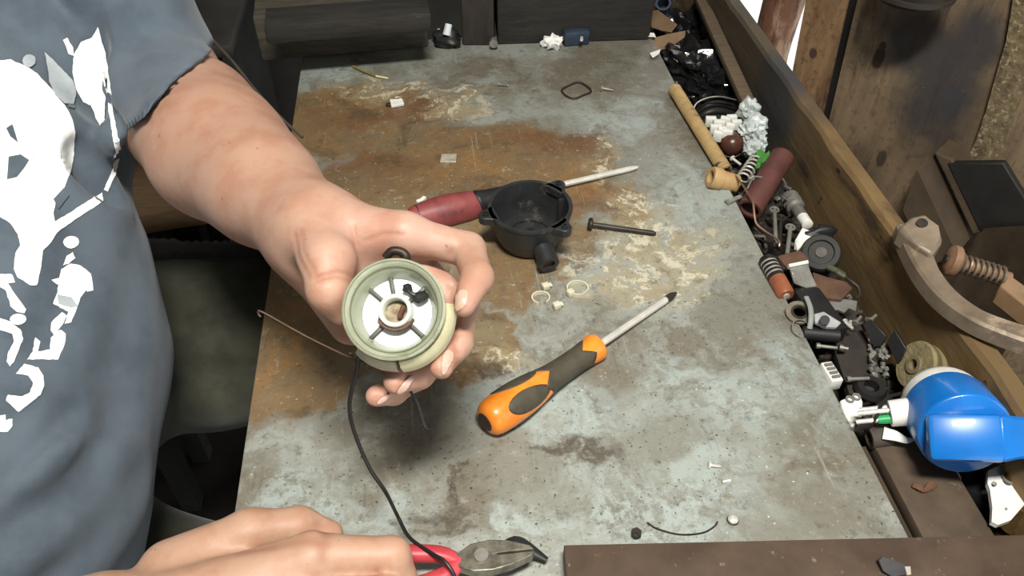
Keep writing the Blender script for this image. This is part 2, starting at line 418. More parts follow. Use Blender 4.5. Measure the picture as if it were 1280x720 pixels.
# post with bark
pc = PW(974, 50, -.13)
pb = MB(); pr = []
for i in range(24):
    z = FZ + (1.6 - FZ) * i / 23
    pr.append((pc.x + .012 * math.sin(i * .9), pc.y, z))
pb.tube(pr, [.037 + .0035 * math.sin(i * 2.1) for i in range(24)], 14, 3)
def bark():
    t = NT('barked_post', .75); t.base((120, 84, 62))
    t.over((168, 140, 118), t.ramp(t.noise(1, 7, .65, .8, stretch=(40, 40, 12), seed=3), .46, .62))
    t.over((78, 48, 34), t.ramp(t.noise(1, 7, .7, .8, stretch=(60, 60, 18), seed=8), .54, .66))
    t.bump(t.noise(1, 8, .7, .4, stretch=(60, 60, 20), seed=5), .8, .003); return t.done()
tag(pb.build('roof_post', bark(), origin=(pc.x, pc.y, FZ)), 'reddish barked round post beside the bright opening', 'post')

# ------------------------------------------------------------------ workbench
TX0, TX1, TY1 = -.159, .300, 1.0
bench = thing('workbench', 'old workbench with a stained rusty steel top and a side trough', 'workbench', (.1, .4, FZ))
tt = MB().box(((TX0 + TX1) / 2, (TY1 - .12) / 2, -.012), (TX1 - TX0, TY1 + .12, .024), ch=.002)
top_o = tt.build('tabletop', steel_top(), None, origin=(0, 0, 0)); top_o.parent = bench; top_o.location = -Vector(bench['_o']); 
M_RIM = mat('rust_brown_steel', (98, 84, 70), (78, 66, 54), .6, .15, scale=30, bump=.2, c3=(130, 118, 98), s3=60, t3=.7)
# flat bars that carry on the top beside the trough
MB().box((.334, .07, -.008), (.050, .50, .016), ch=.002).build('edge_bar', M_RIM, bench)
MB().box((.304, .07, -.014), (.006, .50, .012)).build('edge_lip', M_BENCHWOOD, bench, smooth=False)
MB().box((.395, .45, -.075), (.20, 1.35, .02)).build('trough_floor', mat('grimy_trough', (40, 35, 29), (26, 23, 20), .9, scale=40, bump=.5), bench, smooth=False)
# upright board on the trough's far side
def board_mat():
    t = NT('side_board_timber', .75); t.base((124, 100, 62))
    t.over((96, 76, 46), t.ramp(t.noise(1, 7, .65, .6, stretch=(10, 4, 16), seed=2), .4, .64))
    t.over((70, 54, 34), t.ramp(t.noise(1, 8, .7, .6, stretch=(24, 8, 34), seed=4), .52, .70))
    t.over((64, 58, 48), t.mul(t.blobs([((.38, .86, .0), (.2, .18, .4)), ((.38, .74, .02), (.2, .06, .05))], .5, 9, 5, .4), .85))
    t.over((48, 50, 56), t.mul(t.blobs([((.385, .76, .02), (.2, .05, .05))], .7, 14, 6, .4), .7))
    t.over((40, 30, 20), t.ramp(t.noise(70, 6, .6, seed=7), .66, .72))
    t.bump(t.noise(1, 8, .7, .4, stretch=(30, 10, 40), seed=4), .6, .002); return t.done()
bd = MB(); n = 40; v = []; 
for i in range(n + 1):
    y = .10 + 1.15 * i / n; w = .0005 * math.sin(i * 1.7) + .0004 * math.sin(i * 4.1)
    v += [(.386 + w * .4, y, -.085), (.386 + w, y, .052 + w), (.389 + w, y, .056 + w), (.402 + w, y, .056 - w), (.405, y, .052), (.405, y, -.085)]
f = []
for i in range(n):
    for j in range(6): f.append((i * 6 + j, i * 6 + (j + 1) % 6, i * 6 + 6 + (j + 1) % 6, i * 6 + 6 + j))
f += [tuple(range(6)), tuple(n * 6 + j for j in range(6))[::-1]]
bo = bd.add(v, f).build('side_board', board_mat(), None, origin=(0, 0, 0), angle=30); bo.parent = bench; bo.location = -Vector(bench['_o'])
for x in (-.12, .26):
    for y in (0.0, .93):
        MB().box((x, y, (FZ - .024) / 2), (.05, .05, -FZ - .024)).build('leg', M_DARKWOOD2, bench, smooth=False)
for y in (-.04, .97): MB().box((.07, y, -.06), (.40, .03, .07)).build('rail', M_DARKWOOD2, bench, smooth=False)

# bar across the front of the bench
a = P(705, 681, .018); c = P(1290, 668, .018); dx = (c - a).normalized(); dy = Vector((-dx.y, dx.x, 0))
bb = MB(); L_ = (c - a).length + .1
bb.m = frame(a, dx)
bb.box((L_ / 2, -.045, -.0015), (L_, .09, .003), ch=.0008); bb.box((L_ / 2, -.0015, -.009), (L_, .003, .016)); bb.box((L_ / 2, -.0885, -.009), (L_, .003, .016))
bb.box((.0015, -.045, -.009), (.003, .088, .016))
tag(bb.build('steel_channel', mat('brown_rusted_channel', (92, 76, 62), (72, 58, 47), .6, .2, scale=26, bump=.25, c3=(140, 126, 104), s3=150, t3=.7)), 'brown rusted steel channel lying across the front of the bench', 'steel bar')

# ------------------------------------------------------------------ timbers at the far end of the bench
def block_px(name, m, x0, y0, x1, y1, zt, depth, label, cat, lean=0):
    a, c = P(x0, y0, .0005), P(x1, y1, .0005); dx = (c - a).normalized(); L2 = (c - a).length
    b = MB(frame(a, dx)); b.box((L2 / 2, depth / 2, zt / 2), (L2, depth, zt), ch=.003)
    return tag(b.build(name, m), label, cat)
block_px('timber_block', M_DARKWOOD, 328, 77, 536, 59, .058, .09, 'dark wooden timber lying at the far left end of the bench top', 'timber')
MB_ = MB(frame(P(328, 77, .0590), P(536, 59, .0590) - P(328, 77, .0590)))
MB_.box((.10, .062, .012), (.19, .05, .022), ch=.002)
tag(MB_.build('timber_strip', M_DARKWOOD2), 'thin dark timber strip lying on top of the far left timber', 'timber')
block_px('timber_beam', M_DARKWOOD2, 622, 56, 812, 50, .16, .10, 'blackish squared beam standing at the far right end of the bench', 'timber')
block_px('timber_post', mat('brown_black_timber', (52, 46, 40), (34, 30, 26), .8, scale=24, bump=.3, stretch=(4, 4, 1)), 578, 57, 618, 57, .17, .08, 'short dark brown upright timber beside the blackish beam', 'timber')
# the cabinet and the timber beyond the left corner
cb = thing('iron_cabinet', 'dark iron cabinet behind the arm beyond the left corner of the bench', 'cabinet', (-.44, 1.2, FZ))
MB().box((-.44, 1.24, -.40), (.30, .30, .70), ch=.004).build('body', mat('dark_iron', (46, 46, 44), (32, 32, 31), .6, .3, scale=20), cb)
MB().box((-.44, 1.24, -.038), (.34, .34, .018), ch=.003).build('lid', mat('dark_iron_lid', (60, 58, 54), (40, 39, 37), .6, .3, scale=20), cb)
MB().box((-.37, 1.085, -.36), (.10, .012, .50), ch=.002).build('door', mat('dark_iron', (46, 46, 44)), cb)

# ceiling lamp housing
lf = thing('ceiling_lamp', 'white batten lamp hanging over the bench', 'lamp', tuple(LAMP + Vector((0, 0, .02))))
MB(Matrix.Translation(LAMP + Vector((0, 0, .05))) @ lamp.rotation_euler.to_matrix().to_4x4()).box((0, 0, 0), (.50, .18, .04), ch=.008).build('housing', mat('lamp_enamel', (230, 230, 225)), lf)
for dx_ in (-.18, .18): MB().cyl((LAMP.x + dx_, LAMP.y, LAMP.z + .05), (LAMP.x + dx_, LAMP.y, 1.6), .003, n=8).build('hanger', mat('dark_iron', (46, 46, 44)), lf)

# ================================================================== the man at the bench
def V3(p): return np.array(p, dtype=np.float32)
def cone(p, a, b, ra, rb, flat=None):
    a = V3(a); b = V3(b); ab = b - a
    t = np.clip(((p - a) @ ab) / max(float(ab @ ab), 1e-12), 0, 1)
    q = p - a - t[:, None] * ab
    if flat is not None:
        n = V3(flat[0]); n = n / np.linalg.norm(n); q = q + np.outer(q @ n, n) * (1 / flat[1] - 1)
    return np.sqrt((q * q).sum(1)) - (ra + (rb - ra) * t)
def smin(a, b, k):
    h = np.maximum(k - np.abs(a - b), 0) / k
    return np.minimum(a, b) - h * h * k * .25
def chain(p, pts, rad, k=.004):
    d = None
    for i in range(len(pts) - 1):
        c = cone(p, pts[i], pts[i + 1], rad[i], rad[i + 1]); d = c if d is None else smin(d, c, k)
    return d
def polydist(p, pts):
    d = None
    for i in range(len(pts) - 1):
        c = cone(p, pts[i], pts[i + 1], 0, 0); d = c if d is None else np.minimum(d, c)
    return d
def surface_nets(fn, lo, hi, h, c=6, margin=1.6):
    lo = np.array(lo, float); nb = np.ceil((np.array(hi, float) - lo) / (h * c)).astype(int) + 1
    n = nb * c
    bi = np.stack(np.meshgrid(*[np.arange(k) for k in nb], indexing='ij'), -1).reshape(-1, 3)
    cen = (lo + (bi * c + (c - 1) / 2) * h).astype(np.float32)
    dc = fn(cen)
    G = np.repeat(np.repeat(np.repeat(np.where(dc < 0, -1., 1.).astype(np.float32).reshape(nb), c, 0), c, 1), c, 2)
    act = bi[np.abs(dc) < h * c * .87 * margin]
    loc = np.stack(np.meshgrid(*[np.arange(c)] * 3, indexing='ij'), -1).reshape(-1, 3)
    for s in range(0, len(act), 2500):
        ii = (act[s:s + 2500, None, :] * c + loc[None]).reshape(-1, 3)
        G[ii[:, 0], ii[:, 1], ii[:, 2]] = fn((lo + ii * h).astype(np.float32))
    S = G < 0
    cnt = sum(S[a:n[0] - 1 + a, b:n[1] - 1 + b, d:n[2] - 1 + d].astype(np.uint8) for a in (0, 1) for b in (0, 1) for d in (0, 1))
    cells = np.argwhere((cnt > 0) & (cnt < 8))
    cid = np.full(cnt.shape, -1, np.int64); cid[tuple(cells.T)] = np.arange(len(cells))
    cor = np.array([(a, b, d) for a in (0, 1) for b in (0, 1) for d in (0, 1)])
    val = np.stack([G[tuple((cells + k).T)] for k in cor], 1)
    acc = np.zeros((len(cells), 3)); num = np.zeros(len(cells))
    for i in range(8):
        for j in range(i + 1, 8):
            if np.abs(cor[i] - cor[j]).sum() != 1: continue
            m = (val[:, i] < 0) != (val[:, j] < 0)
            t = val[m, i] / (val[m, i] - val[m, j])
            acc[m] += cor[i] + t[:, None] * (cor[j] - cor[i]); num[m] += 1
    vs = lo + (cells + acc / num[:, None]) * h
    fs = []
    for ax in range(3):
        u, w = (ax + 1) % 3, (ax + 2) % 3
        sl0 = [slice(1, None)] * 3; sl0[ax] = slice(0, -1)
        sl1 = [slice(1, None)] * 3; sl1[ax] = slice(1, None)
        A = S[tuple(sl0)]; B = S[tuple(sl1)]
        e = np.argwhere(A != B)
        flip = A[tuple(e.T)]
        off = np.ones(3, int); off[ax] = 0; e = e + off
        def cell(du, dw):
            q = e.copy(); q[:, u] += du; q[:, w] += dw
            ok = np.all((q >= 0) & (q < np.array(cid.shape)), 1); r = np.full(len(q), -1); r[ok] = cid[tuple(q[ok].T)]; return r
        Q = np.stack([cell(-1, -1), cell(0, -1), cell(0, 0), cell(-1, 0)], 1)
        Q[~flip] = Q[~flip][:, ::-1]; fs.append(Q[(Q >= 0).all(1)])
    F = np.concatenate(fs)
    for it in range(2):                    # gentle smoothing, then back onto the surface
        s = np.zeros_like(vs); k = np.zeros(len(vs))
        for i in range(4):
            np.add.at(s, F[:, i], vs[F[:, (i + 1) % 4]]); np.add.at(k, F[:, i], 1)
            np.add.at(s, F[:, i], vs[F[:, (i + 3) % 4]]); np.add.at(k, F[:, i], 1)
        vs = .5 * vs + .5 * s / np.maximum(k, 1)[:, None]
    return vs, F
def np_mesh(name, parts, m):
    vs = np.concatenate([p[0] for p in parts]); off = 0; F = []
    for p in parts: F.append(p[1] + off); off += len(p[0])
    F = np.concatenate(F); me = bpy.data.meshes.new(name)
    me.vertices.add(len(vs)); me.vertices.foreach_set('co', vs.astype(np.float32).ravel())
    me.loops.add(F.size); me.loops.foreach_set('vertex_index', F.ravel().astype(np.int32))
    me.polygons.add(len(F)); me.polygons.foreach_set('loop_start', np.arange(0, F.size, 4, dtype=np.int32))
    me.update(calc_edges=True); me.validate()
    me.polygons.foreach_set('use_smooth', [True] * len(me.polygons)); me.materials.append(m)
    return me, vs, F
def pix(vs):                               # picture place of world points, for laying out skin marks
    q = vs - np.array([0, 0, CAM_H]); u = q[:, 0] * _c + q[:, 1] * _s; f = -q[:, 0] * _s + q[:, 1] * _c; z = q[:, 2]
    dep = f * math.cos(PITCH) - z * math.sin(PITCH); v = f * math.sin(PITCH) + z * math.cos(PITCH)
    return np.stack([640 + u / dep * FPX, 360 - v / dep * FPX, dep], 1)

# ---- joints
SL, SR = Vector((-.305, .715, .41)), Vector((-.51, .35, .38))
EL, ML, WL = D(198, 112, .72), D(270, 192, .60), D(398, 293, .487)
ER = Vector((-.38, .13, .12)); WR = D(128, 792, .45)
CAMF = (D(640, 360, 1) - D(640, 360, 0)).normalized()

def H(*t): return D(*t)
LF = dict(
    index=([H(505, 293, .468), H(585, 312, .474), H(597, 347, .450), H(579, 380, .436)], [.0118, .0102, .0090, .0072]),
    middle=([H(520, 338, .487), H(578, 380, .478), H(572, 428, .456), H(552, 458, .443)], [.0112, .0100, .0088, .0072]),
    ring=([H(512, 388, .495), H(556, 436, .482), H(524, 468, .462), H(495, 477, .447)], [.0108, .0094, .0084, .0072]),
    pinky=([H(485, 428, .495), H(520, 470, .484), H(492, 490, .468), H(470, 495, .457)], [.0098, .0084, .0074, .0062]))
LTH = ([H(388, 282, .476), H(410, 328, .450), H(411, 362, .440), H(427, 386, .449)], [.0185, .0150, .0115, .0092])
CRE_L = [
    ([H(441, 283, .452), H(446, 312, .452), H(445, 345, .455)], .0016, .0012),
    ([H(368, 292, .46), H(372, 318, .455), H(386, 345, .452)], .0015, .0012),
    ([H(376, 286, .46), H(379, 312, .455), H(394, 340, .45)], .0012, .001),
    ([H(395, 345, .43), H(420, 338, .43), H(440, 344, .435)], .0013, .001),
    ([H(396, 352, .43), H(418, 346, .43), H(438, 352, .435)], .0010, .0008),
    ([H(563, 315, .45), H(566, 335, .45), H(563, 356, .445)], .0022, .0016),
    ([H(455, 300, .45), H(480, 290, .45), H(505, 292, .45)], .0010, .0008)]
def arm_core(p):
    fore = smin(cone(p, EL, ML, .055, .0455), cone(p, ML, WL, .0455, .0270), .02)
    fore = smin(fore, cone(p, SL, EL, .060, .053), .02)
    return smin(fore, cone(p, D(250, 150, .655), D(330, 235, .545), .047, .034), .02)
def left_arm(p):
    fore = arm_core(p)
    palm = cone(p, WL, LF['index'][0][0], .0225, .0135)
    for k, r in (('middle', .0130), ('ring', .0125), ('pinky', .0118)):
        palm = smin(palm, cone(p, WL, LF[k][0][0], .0215, r), .010)
    palm = smin(palm, cone(p, D(385, 312, .497), D(440, 402, .505), .0200, .0150), .012)
    d = smin(fore, palm, .018)
    fing = None
    for k in ('index', 'middle', 'ring', 'pinky'):
        c = chain(p, *LF[k], k=.0035)
        fing = c if fing is None else smin(fing, c, .0012)
    d = smin(d, fing, .006)
    th = chain(p, *LTH, k=.006)
    d = smin(d, th, .007)
    for pts, r, dep in CRE_L:              # skin creases
        c = polydist(p, pts) - r * 2.2
        d = np.where((c < 0), d + dep * np.clip(-c / (r * 2.2), 0, 1) ** 1.2, d)
    return d

# creases are laid on the skin: their points are moved onto the surface first
def settle(fn, pts):
    out = []
    for q in pts:
        d0 = (q - Vector((0, 0, CAM_H))); n = d0.normalized(); t = d0.length * .8
        for _ in range(60):
            s = float(fn(V3(Vector((0, 0, CAM_H)) + n * t)[None])[0])
            if s < .0002: break
            t += s * .8
        out.append(Vector((0, 0, CAM_H)) + n * t)
    return out
_tmp = CRE_L; CRE_L = []
CRE_L = [(settle(left_arm, p), r, d) for p, r, d in _tmp]

RF = dict(
    index=([H(392, 694, .468), H(490, 694, .476), H(508, 738, .486), H(482, 752, .490)], [.0125, .0108, .0094, .0080]),
    middle=([H(380, 738, .462), H(480, 742, .464), H(498, 785, .474), H(470, 798, .480)], [.0122, .0106, .0092, .0080]),
    ring=([H(362, 782, .455), H(458, 792, .456), H(475, 830, .466), H(450, 842, .470)], [.0115, .0100, .0088, .0078]),
    pinky=([H(340, 822, .450), H(425, 838, .452), H(440, 868, .460), H(415, 876, .462)], [.0105, .0088, .0078, .0068]))
RTH = ([H(215, 715, .482), H(312, 664, .492), H(374, 657, .500), H(412, 668, .505)], [.0200, .0132, .0112, .0090])
CRE_R = []
def right_arm(p):
    fore = smin(cone(p, SR, ER, .062, .054), cone(p, ER, WR, .050, .029), .02)
    palm = None
    for k, r in (('index', .0135), ('middle', .0135), ('ring', .0128), ('pinky', .0118)):
        c = cone(p, WR, RF[k][0][0], .0235, r); palm = c if palm is None else smin(palm, c, .010)
    d = smin(fore, palm, .02)
    fing = None
    for k in ('index', 'middle', 'ring', 'pinky'):
        c = chain(p, *RF[k], k=.004); fing = c if fing is None else smin(fing, c, .0012)
    d = smin(d, fing, .007)
    d = smin(d, chain(p, *RTH, k=.006), .010)
    for pts, r, dep in CRE_R:
        c = polydist(p, pts) - r * 2.2
        d = np.where((c < 0), d + dep * np.clip(-c / (r * 2.2), 0, 1) ** 1.2, d)
    return d
CRE_R = [(settle(right_arm, [H(*q) for q in l]), r, dep) for l, r, dep in (
    ([(398, 655, .49), (408, 672, .47), (404, 700, .46)], .003, .0016), ([(300, 690, .47), (360, 678, .47), (400, 676, .47)], .003, .0014), ([(395, 720, .45), (440, 722, .455), (470, 716, .46)], .0022, .0016))]

# ---- trunk, neck and head (mostly under the clothes or above the picture)
NK = (SL + SR) / 2 + Vector((.01, -.01, .05)); FACE = Vector((.70, -.60, -.35)).normalized(); HD = NK + Vector((.05, -.04, .17))
LEFT = Vector((SL - SR)).normalized(); UPH = FACE.cross(LEFT) * -1; UPH = UPH if UPH.z > 0 else -UPH
def head(p):
    d = cone(p, NK - Vector((0, 0, .06)), HD - UPH * .05, .060, .058)
    d = smin(d, cone(p, HD + UPH * .03 - FACE * .015, HD + UPH * .03 + FACE * .02, .088, .078), .03)
    d = smin(d, cone(p, HD - UPH * .045 + FACE * .03, HD - UPH * .075 + FACE * .055, .052, .036), .03)       # jaw and chin
    d = smin(d, cone(p, HD + UPH * .015 + FACE * .098, HD - UPH * .018 + FACE * .116, .008, .013), .014)      # nose
    d = smin(d, cone(p, HD + UPH * .028 + FACE * .09 - LEFT * .03, HD + UPH * .028 + FACE * .09 + LEFT * .03, .011, .011), .014)   # brow
    for s in (-1, 1):
        e = HD + UPH * .008 + FACE * .088 + LEFT * s * .031
        d = np.maximum(d, -(cone(p, e + FACE * .014, e + FACE * .015, .014, .014)))
        d = smin(d, cone(p, e - FACE * .004, e - FACE * .003, .0125, .0125), .003)                              # eyeballs
        d = smin(d, cone(p, HD - FACE * .005 + LEFT * s * .082 + UPH * .02, HD - FACE * .008 + LEFT * s * .083 - UPH * .022, .013, .009), .008)   # ears
    m = HD - UPH * .045 + FACE * .093
    d = smin(d, cone(p, m - LEFT * .02 + UPH * .004, m + LEFT * .02 + UPH * .004, .006, .006), .006)
    d = smin(d, cone(p, m - LEFT * .017 - UPH * .008, m + LEFT * .017 - UPH * .008, .0065, .0065), .006)
    d = smin(d, cone(p, NK - Vector((0, 0, .06)), SL - Vector((.02, 0, .0)), .055, .055), .04)
    return smin(d, cone(p, NK - Vector((0, 0, .06)), SR, .055, .055), .04)

TORSO = [  # (a, b, ra, rb)
    (D(-65, 60, .66), D(-50, 170, .66), .120, .124), (D(-50, 170, .66), D(-62, 250, .665), .124, .106), (D(-62, 250, .665), D(-34, 350, .655), .106, .128),
    (D(-34, 350, .655), D(-24, 450, .655), .128, .139), (D(-24, 450, .655), D(-32, 640, .615), .139, .118),
    (D(-32, 640, .615), (-.40, .30, -.13), .118, .12), (D(-65, 60, .66), SL + Vector((-.12, -.04, -.02)), .120, .085),
    (SR + Vector((.0, .04, -.03)), (-.48, .35, 0), .09, .13), (SL + Vector((-.12, -.05, -.02)), SR + Vector((.0, .04, -.02)), .085, .085),
    ((-.55, .52, .28), (-.53, .56, -.05), .13, .15), ((-.53, .56, -.05), (-.50, .55, -.2), .15, .16)]
FOLDS = [  # creases of the cloth: outline, width, depth
    ([(-10, 615), (40, 572), (88, 520)], .008, .006), ([(-10, 670), (60, 640), (110, 590)], .014, .006), ([(60, 720), (120, 650), (150, 600)], .016, .006),
    ([(10, 20), (60, 60), (110, 130)], .016, .008), ([(60, -10), (95, 30), (118, 70)], .012, .007), ([(95, 200), (110, 235), (128, 250)], .010, .006), ([(100, 300), (85, 360), (60, 430)], .016, .005),
    ([(150, 330), (140, 430), (110, 520)], .02, .004),
    ([(90, 180), (110, 222), (126, 246)], .010, .007), ([(30, 640), (90, 600), (150, 520)], .014, .004), ([(0, 560), (30, 530), (70, 500)], .012, .004)]
SEAM = [(112, -20), (122, 40), (134, 100), (148, 160)]
def torso(p):
    d = None
    for a, b, ra, rb in TORSO:
        c = cone(p, a, b, ra, rb); d = c if d is None else smin(d, c, .03)
    return d
HEM = D(208, 117, .70); _vd = ray(200, 110).normalized(); UA = D(274, 177, .70) - D(200, 110, .70); UA = (UA - _vd * UA.dot(_vd)).normalized()
UB = (ER - SR).normalized()
SLV = [(D(150, 10, .66), D(205, 95, .665)), (D(185, 0, .68), D(225, 75, .68)), (D(125, 30, .62), D(160, 140, .64))]
def shirt0(p):
    d = torso(p)
    sl = np.minimum(arm_core(p) - .0075, cone(p, SL, EL, .072, .058))
    for a, b in SLV:
        c = cone(p, a, b, 0, 0); sl = sl + .003 * np.exp(-(c / .012) ** 2)
    cut = (p - V3(HEM)) @ V3(UA) + .0012 * np.sin((p @ V3((1, 2, 3))) * 30)
    sl = np.maximum(sl, cut)
    return smin(d, sl, .006)
FOLD3 = [(settle(shirt0, [D(x, y, .5) for x, y in l]), w, dep) for l, w, dep in FOLDS]
SEAM3 = settle(shirt0, [D(x, y, .5) for x, y in SEAM])
def shirt(p):
    d = shirt0(p)
    for pts, w, dep in FOLD3:
        c = polydist(p, pts); d = d + dep * np.exp(-(c / w) ** 2) - dep * .6 * np.exp(-((c - w * 2.0) / w) ** 2)
    c = polydist(p, SEAM3); d = d + .012 * np.exp(-(c / .007) ** 2)
    d = d + .0016 * np.sin(p[:, 2] * 46 + 9 * p[:, 1] + 3 * np.sin(p[:, 0] * 19)) + .0012 * np.sin(p[:, 1] * 38 - p[:, 2] * 31)
    sr = np.maximum(cone(p, SR, ER, .084, .066), (p - V3(ER - UB * .02)) @ V3(UB))
    d = smin(d, sr, .03)
    d = smin(d, cone(p, SL, NK - Vector((0, 0, .04)), .07, .07), .05); d = smin(d, cone(p, SR, NK - Vector((0, 0, .04)), .07, .07), .05)
    d = np.maximum(d, (p - V3(NK)) @ V3((.35, -.30, .88)) - .004)
    return np.maximum(d, -.24 - p[:, 2])

HIP = Vector((-.50, .58, -.24))
THL = [Vector((-.46, .68, -.190)), Vector((-.08, .65, -.180)), Vector((-.03, .70, -.66))]
THR = [Vector((-.52, .44, -.28)), Vector((-.10, .34, -.36)), Vector((-.04, .36, -.66))]
PF = [(D(215, 330, .9), D(240, 460, .85)), (D(270, 350, .9), D(250, 520, .8)), (D(240, 560, .8), D(290, 420, .85))]
def trousers(p):
    d = cone(p, HIP + Vector((0, .10, 0)), HIP - Vector((.02, .10, 0)), .15, .15)
    for T in (THL, THR):
        d = smin(d, smin(cone(p, T[0], T[1], .126, .092), cone(p, T[1], T[2], .085, .062), .04), .06)
    for a, b in PF:
        c = cone(p, a, b, 0, 0); d = d + .006 * np.exp(-(c / .02) ** 2)
    d = d + .002 * np.sin(p[:, 0] * 60 + p[:, 1] * 25) * np.clip(1 - abs(p[:, 1:2] - .6) * 3, 0, 1)[:, 0]
    return d

# ---- skin
def skin_mat():
    t = NT('skin', .52)
    t.base((200, 160, 136))
    at = t.N.new('ShaderNodeAttribute'); at.attribute_name = 'tint'
    t.col = at.outputs['Color']
    mot = t.noise(45, 4, .6, seed=3)
    n = t.N.new('ShaderNodeMix'); n.data_type = 'RGBA'; n.blend_type = 'MULTIPLY'; n.inputs['B'].default_value = (.88, .74, .68, 1)
    t.L.new(t.ramp(mot, .40, .66, 0, .8), n.inputs['Factor']); t.L.new(t.col, n.inputs['A']); t.col = n.outputs['Result']
    t.over((120, 72, 54), t.mul(t.ramp(t.noise(150, 2, .5, seed=12), .735, .76), .6))
    t.bump(t.math('ADD', t.noise(420, 3, .6, seed=5), t.noise(120, 3, .6, seed=6)), .22, .0007)
    t.b.inputs['Subsurface Weight'].default_value = .12
    t.b.inputs['Subsurface Radius'].default_value = (.005, .002, .001)
    t.b.inputs['Subsurface Scale'].default_value = 1
    t.b.inputs['Specular IOR Level'].default_value = .4
    return t.done()
M_SKIN = skin_mat()
la = surface_nets(left_arm, (-.56, .26, -.02), (.05, .86, .48), .0016)
ra = surface_nets(right_arm, (-.76, .0, -.02), (-.02, .52, .48), .0022)
hd = surface_nets(head, (-.86, .2, .25), (-.2, .85, .80), .0035)
tr = surface_nets(lambda p: torso(p) + .012, (-.85, .1, -.45), (-.1, .95, .55), .009)
me, vs, F = np_mesh('person', [la, ra, hd, tr], M_SKIN)
px = pix(vs)
nrm = np.empty(len(vs) * 3, np.float32); me.vertices.foreach_get('normal', nrm); nrm = nrm.reshape(-1, 3)
view = vs - np.array([0, 0, CAM_H]); facing = -(nrm * view).sum(1) / np.linalg.norm(view, axis=1)
tint = np.tile(np.array(lin((180, 148, 128))[:3]), (len(vs), 1))
def blend(mask, c):
    global tint
    tint = tint * (1 - mask[:, None]) + np.array(lin(c)[:3]) * mask[:, None]
nl = len(la[0]); isl = np.zeros(len(vs)); isl[:nl] = 1; isr = np.zeros(len(vs)); isr[nl:nl + len(ra[0])] = 1
def near(pt, r): return np.exp(-(np.linalg.norm(vs - V3(pt), axis=1) / r) ** 2)
blend(isl * .7 * near(D(270, 190, .58), .09), (176, 138, 116))
blend(isl * .8 * near(D(500, 300, .46), .035), (196, 160, 144))
for k in ('index', 'middle', 'ring', 'pinky'): blend(isl * .65 * near(LF[k][0][3], .014), (196, 152, 134))
blend(isl * .5 * near(LTH[0][2], .02), (198, 156, 132))
blend(isr * .45 * near(RF['index'][0][1], .03), (202, 158, 134)); blend(isr * .4, (190, 156, 128))
for pts, r, dep in CRE_L + CRE_R:
    c = polydist(vs.astype(np.float32), pts); blend(np.clip(1.2 - c / (r * 1.4), 0, 1) * .45, (150, 98, 76))
for cx, cy, a, b, ang, tip in ((574, 374, 10, 15, -20, LF['index'][0][3]), (559, 452, 7, 14, -20, LF['middle'][0][3]), (503, 480, 6, 11, -30, LF['ring'][0][3]), (470, 500, 5, 8, -50, LF['pinky'][0][3])):
    dx, dy = px[:, 0] - cx, px[:, 1] - cy; q = R(ang); u = dx * math.cos(q) - dy * math.sin(q); w = dx * math.sin(q) + dy * math.cos(q)
    e = np.sqrt((u / a) ** 2 + (w / b) ** 2); ok = isl * (facing > .15) * (np.linalg.norm(vs - V3(tip), axis=1) < .022)
    blend(np.clip((1.28 - e) / .12, 0, 1) * ok * .35, (168, 112, 94))
    me_co = np.clip((1.1 - e) / .25, 0, 1) * ok; vs -= nrm * (me_co * .0006)[:, None]
# hair colour on the scalp
hv = np.zeros(len(vs)); h0 = nl + len(ra[0]); hv[h0:h0 + len(hd[0])] = 1
rel = vs - np.array(HD); sc_ = (rel @ np.array(UPH)) * .75 - (rel @ np.array(FACE)) * .75
blend(hv * np.clip((sc_ - .018) / .006, 0, 1) * ((rel @ np.array(UPH)) > -.05), (52, 42, 34))
for s in (-1, 1):
    e = np.array(HD + UPH * .008 + FACE * .1 + LEFT * s * .031); blend(hv * (np.linalg.norm(vs - e, axis=1) < .0075), (60, 44, 34))
blend(hv * (np.linalg.norm((vs - np.array(HD - UPH * .046 + FACE * .1)) * 1.0, axis=1) < .016) * .6, (176, 112, 98))
tint = tint * np.array([.84, .80, .78])
me.vertices.foreach_set('co', vs.astype(np.float32).ravel())
ca = me.color_attributes.new('tint', 'FLOAT_COLOR', 'POINT')
ca.data.foreach_set('color', np.concatenate([tint, np.ones((len(vs), 1))], 1).astype(np.float32).ravel())
person = bpy.data.objects.new('person', me); COL.objects.link(person); person['_o'] = (0, 0, 0)
tag(person, 'person in a dark printed t-shirt, seated, holding a spool and red-handled pliers', 'person')

# ---- clothes
def cloth_mat(name, c1, c2, weave=900):
    t = NT(name, .85); t.base(c1); t.over(c2, t.ramp(t.noise(22, 4, .6, seed=2), .38, .66))
    t.bump(t.math('ADD', t.noise(weave, 2, .5, seed=3), t.noise(40, 3, .5, seed=4)), .3, .0012)
    t.b.inputs['Sheen Weight'].default_value = .15; t.b.inputs['Specular IOR Level'].default_value = .2
    return t.done()
M_SHIRT = cloth_mat('slate_jersey', (84, 94, 103), (72, 82, 91))
sh = surface_nets(shirt, (-.86, .0, -.27), (-.1, .98, .50), .0042)
sme, sv, sF = np_mesh('tshirt', [sh], M_SHIRT)
shirt_o = bpy.data.objects.new('tshirt', sme); COL.objects.link(shirt_o); shirt_o.parent = person; shirt_o['_o'] = (0, 0, 0)
shirt_o['label'] = 'dark slate blue t-shirt with a torn-looking white print'
M_TROU = cloth_mat('dark_olive_twill', (74, 75, 62), (58, 59, 49), 700)
tr2 = surface_nets(trousers, (-.80, .2, -.72), (.10, .95, -.05), .006)
tme, tv, tF = np_mesh('trousers', [tr2], M_TROU)
trou_o = bpy.data.objects.new('trousers', tme); COL.objects.link(trou_o); trou_o.parent = person; trou_o['_o'] = (0, 0, 0)
trou_o['label'] = 'dark olive work trousers'
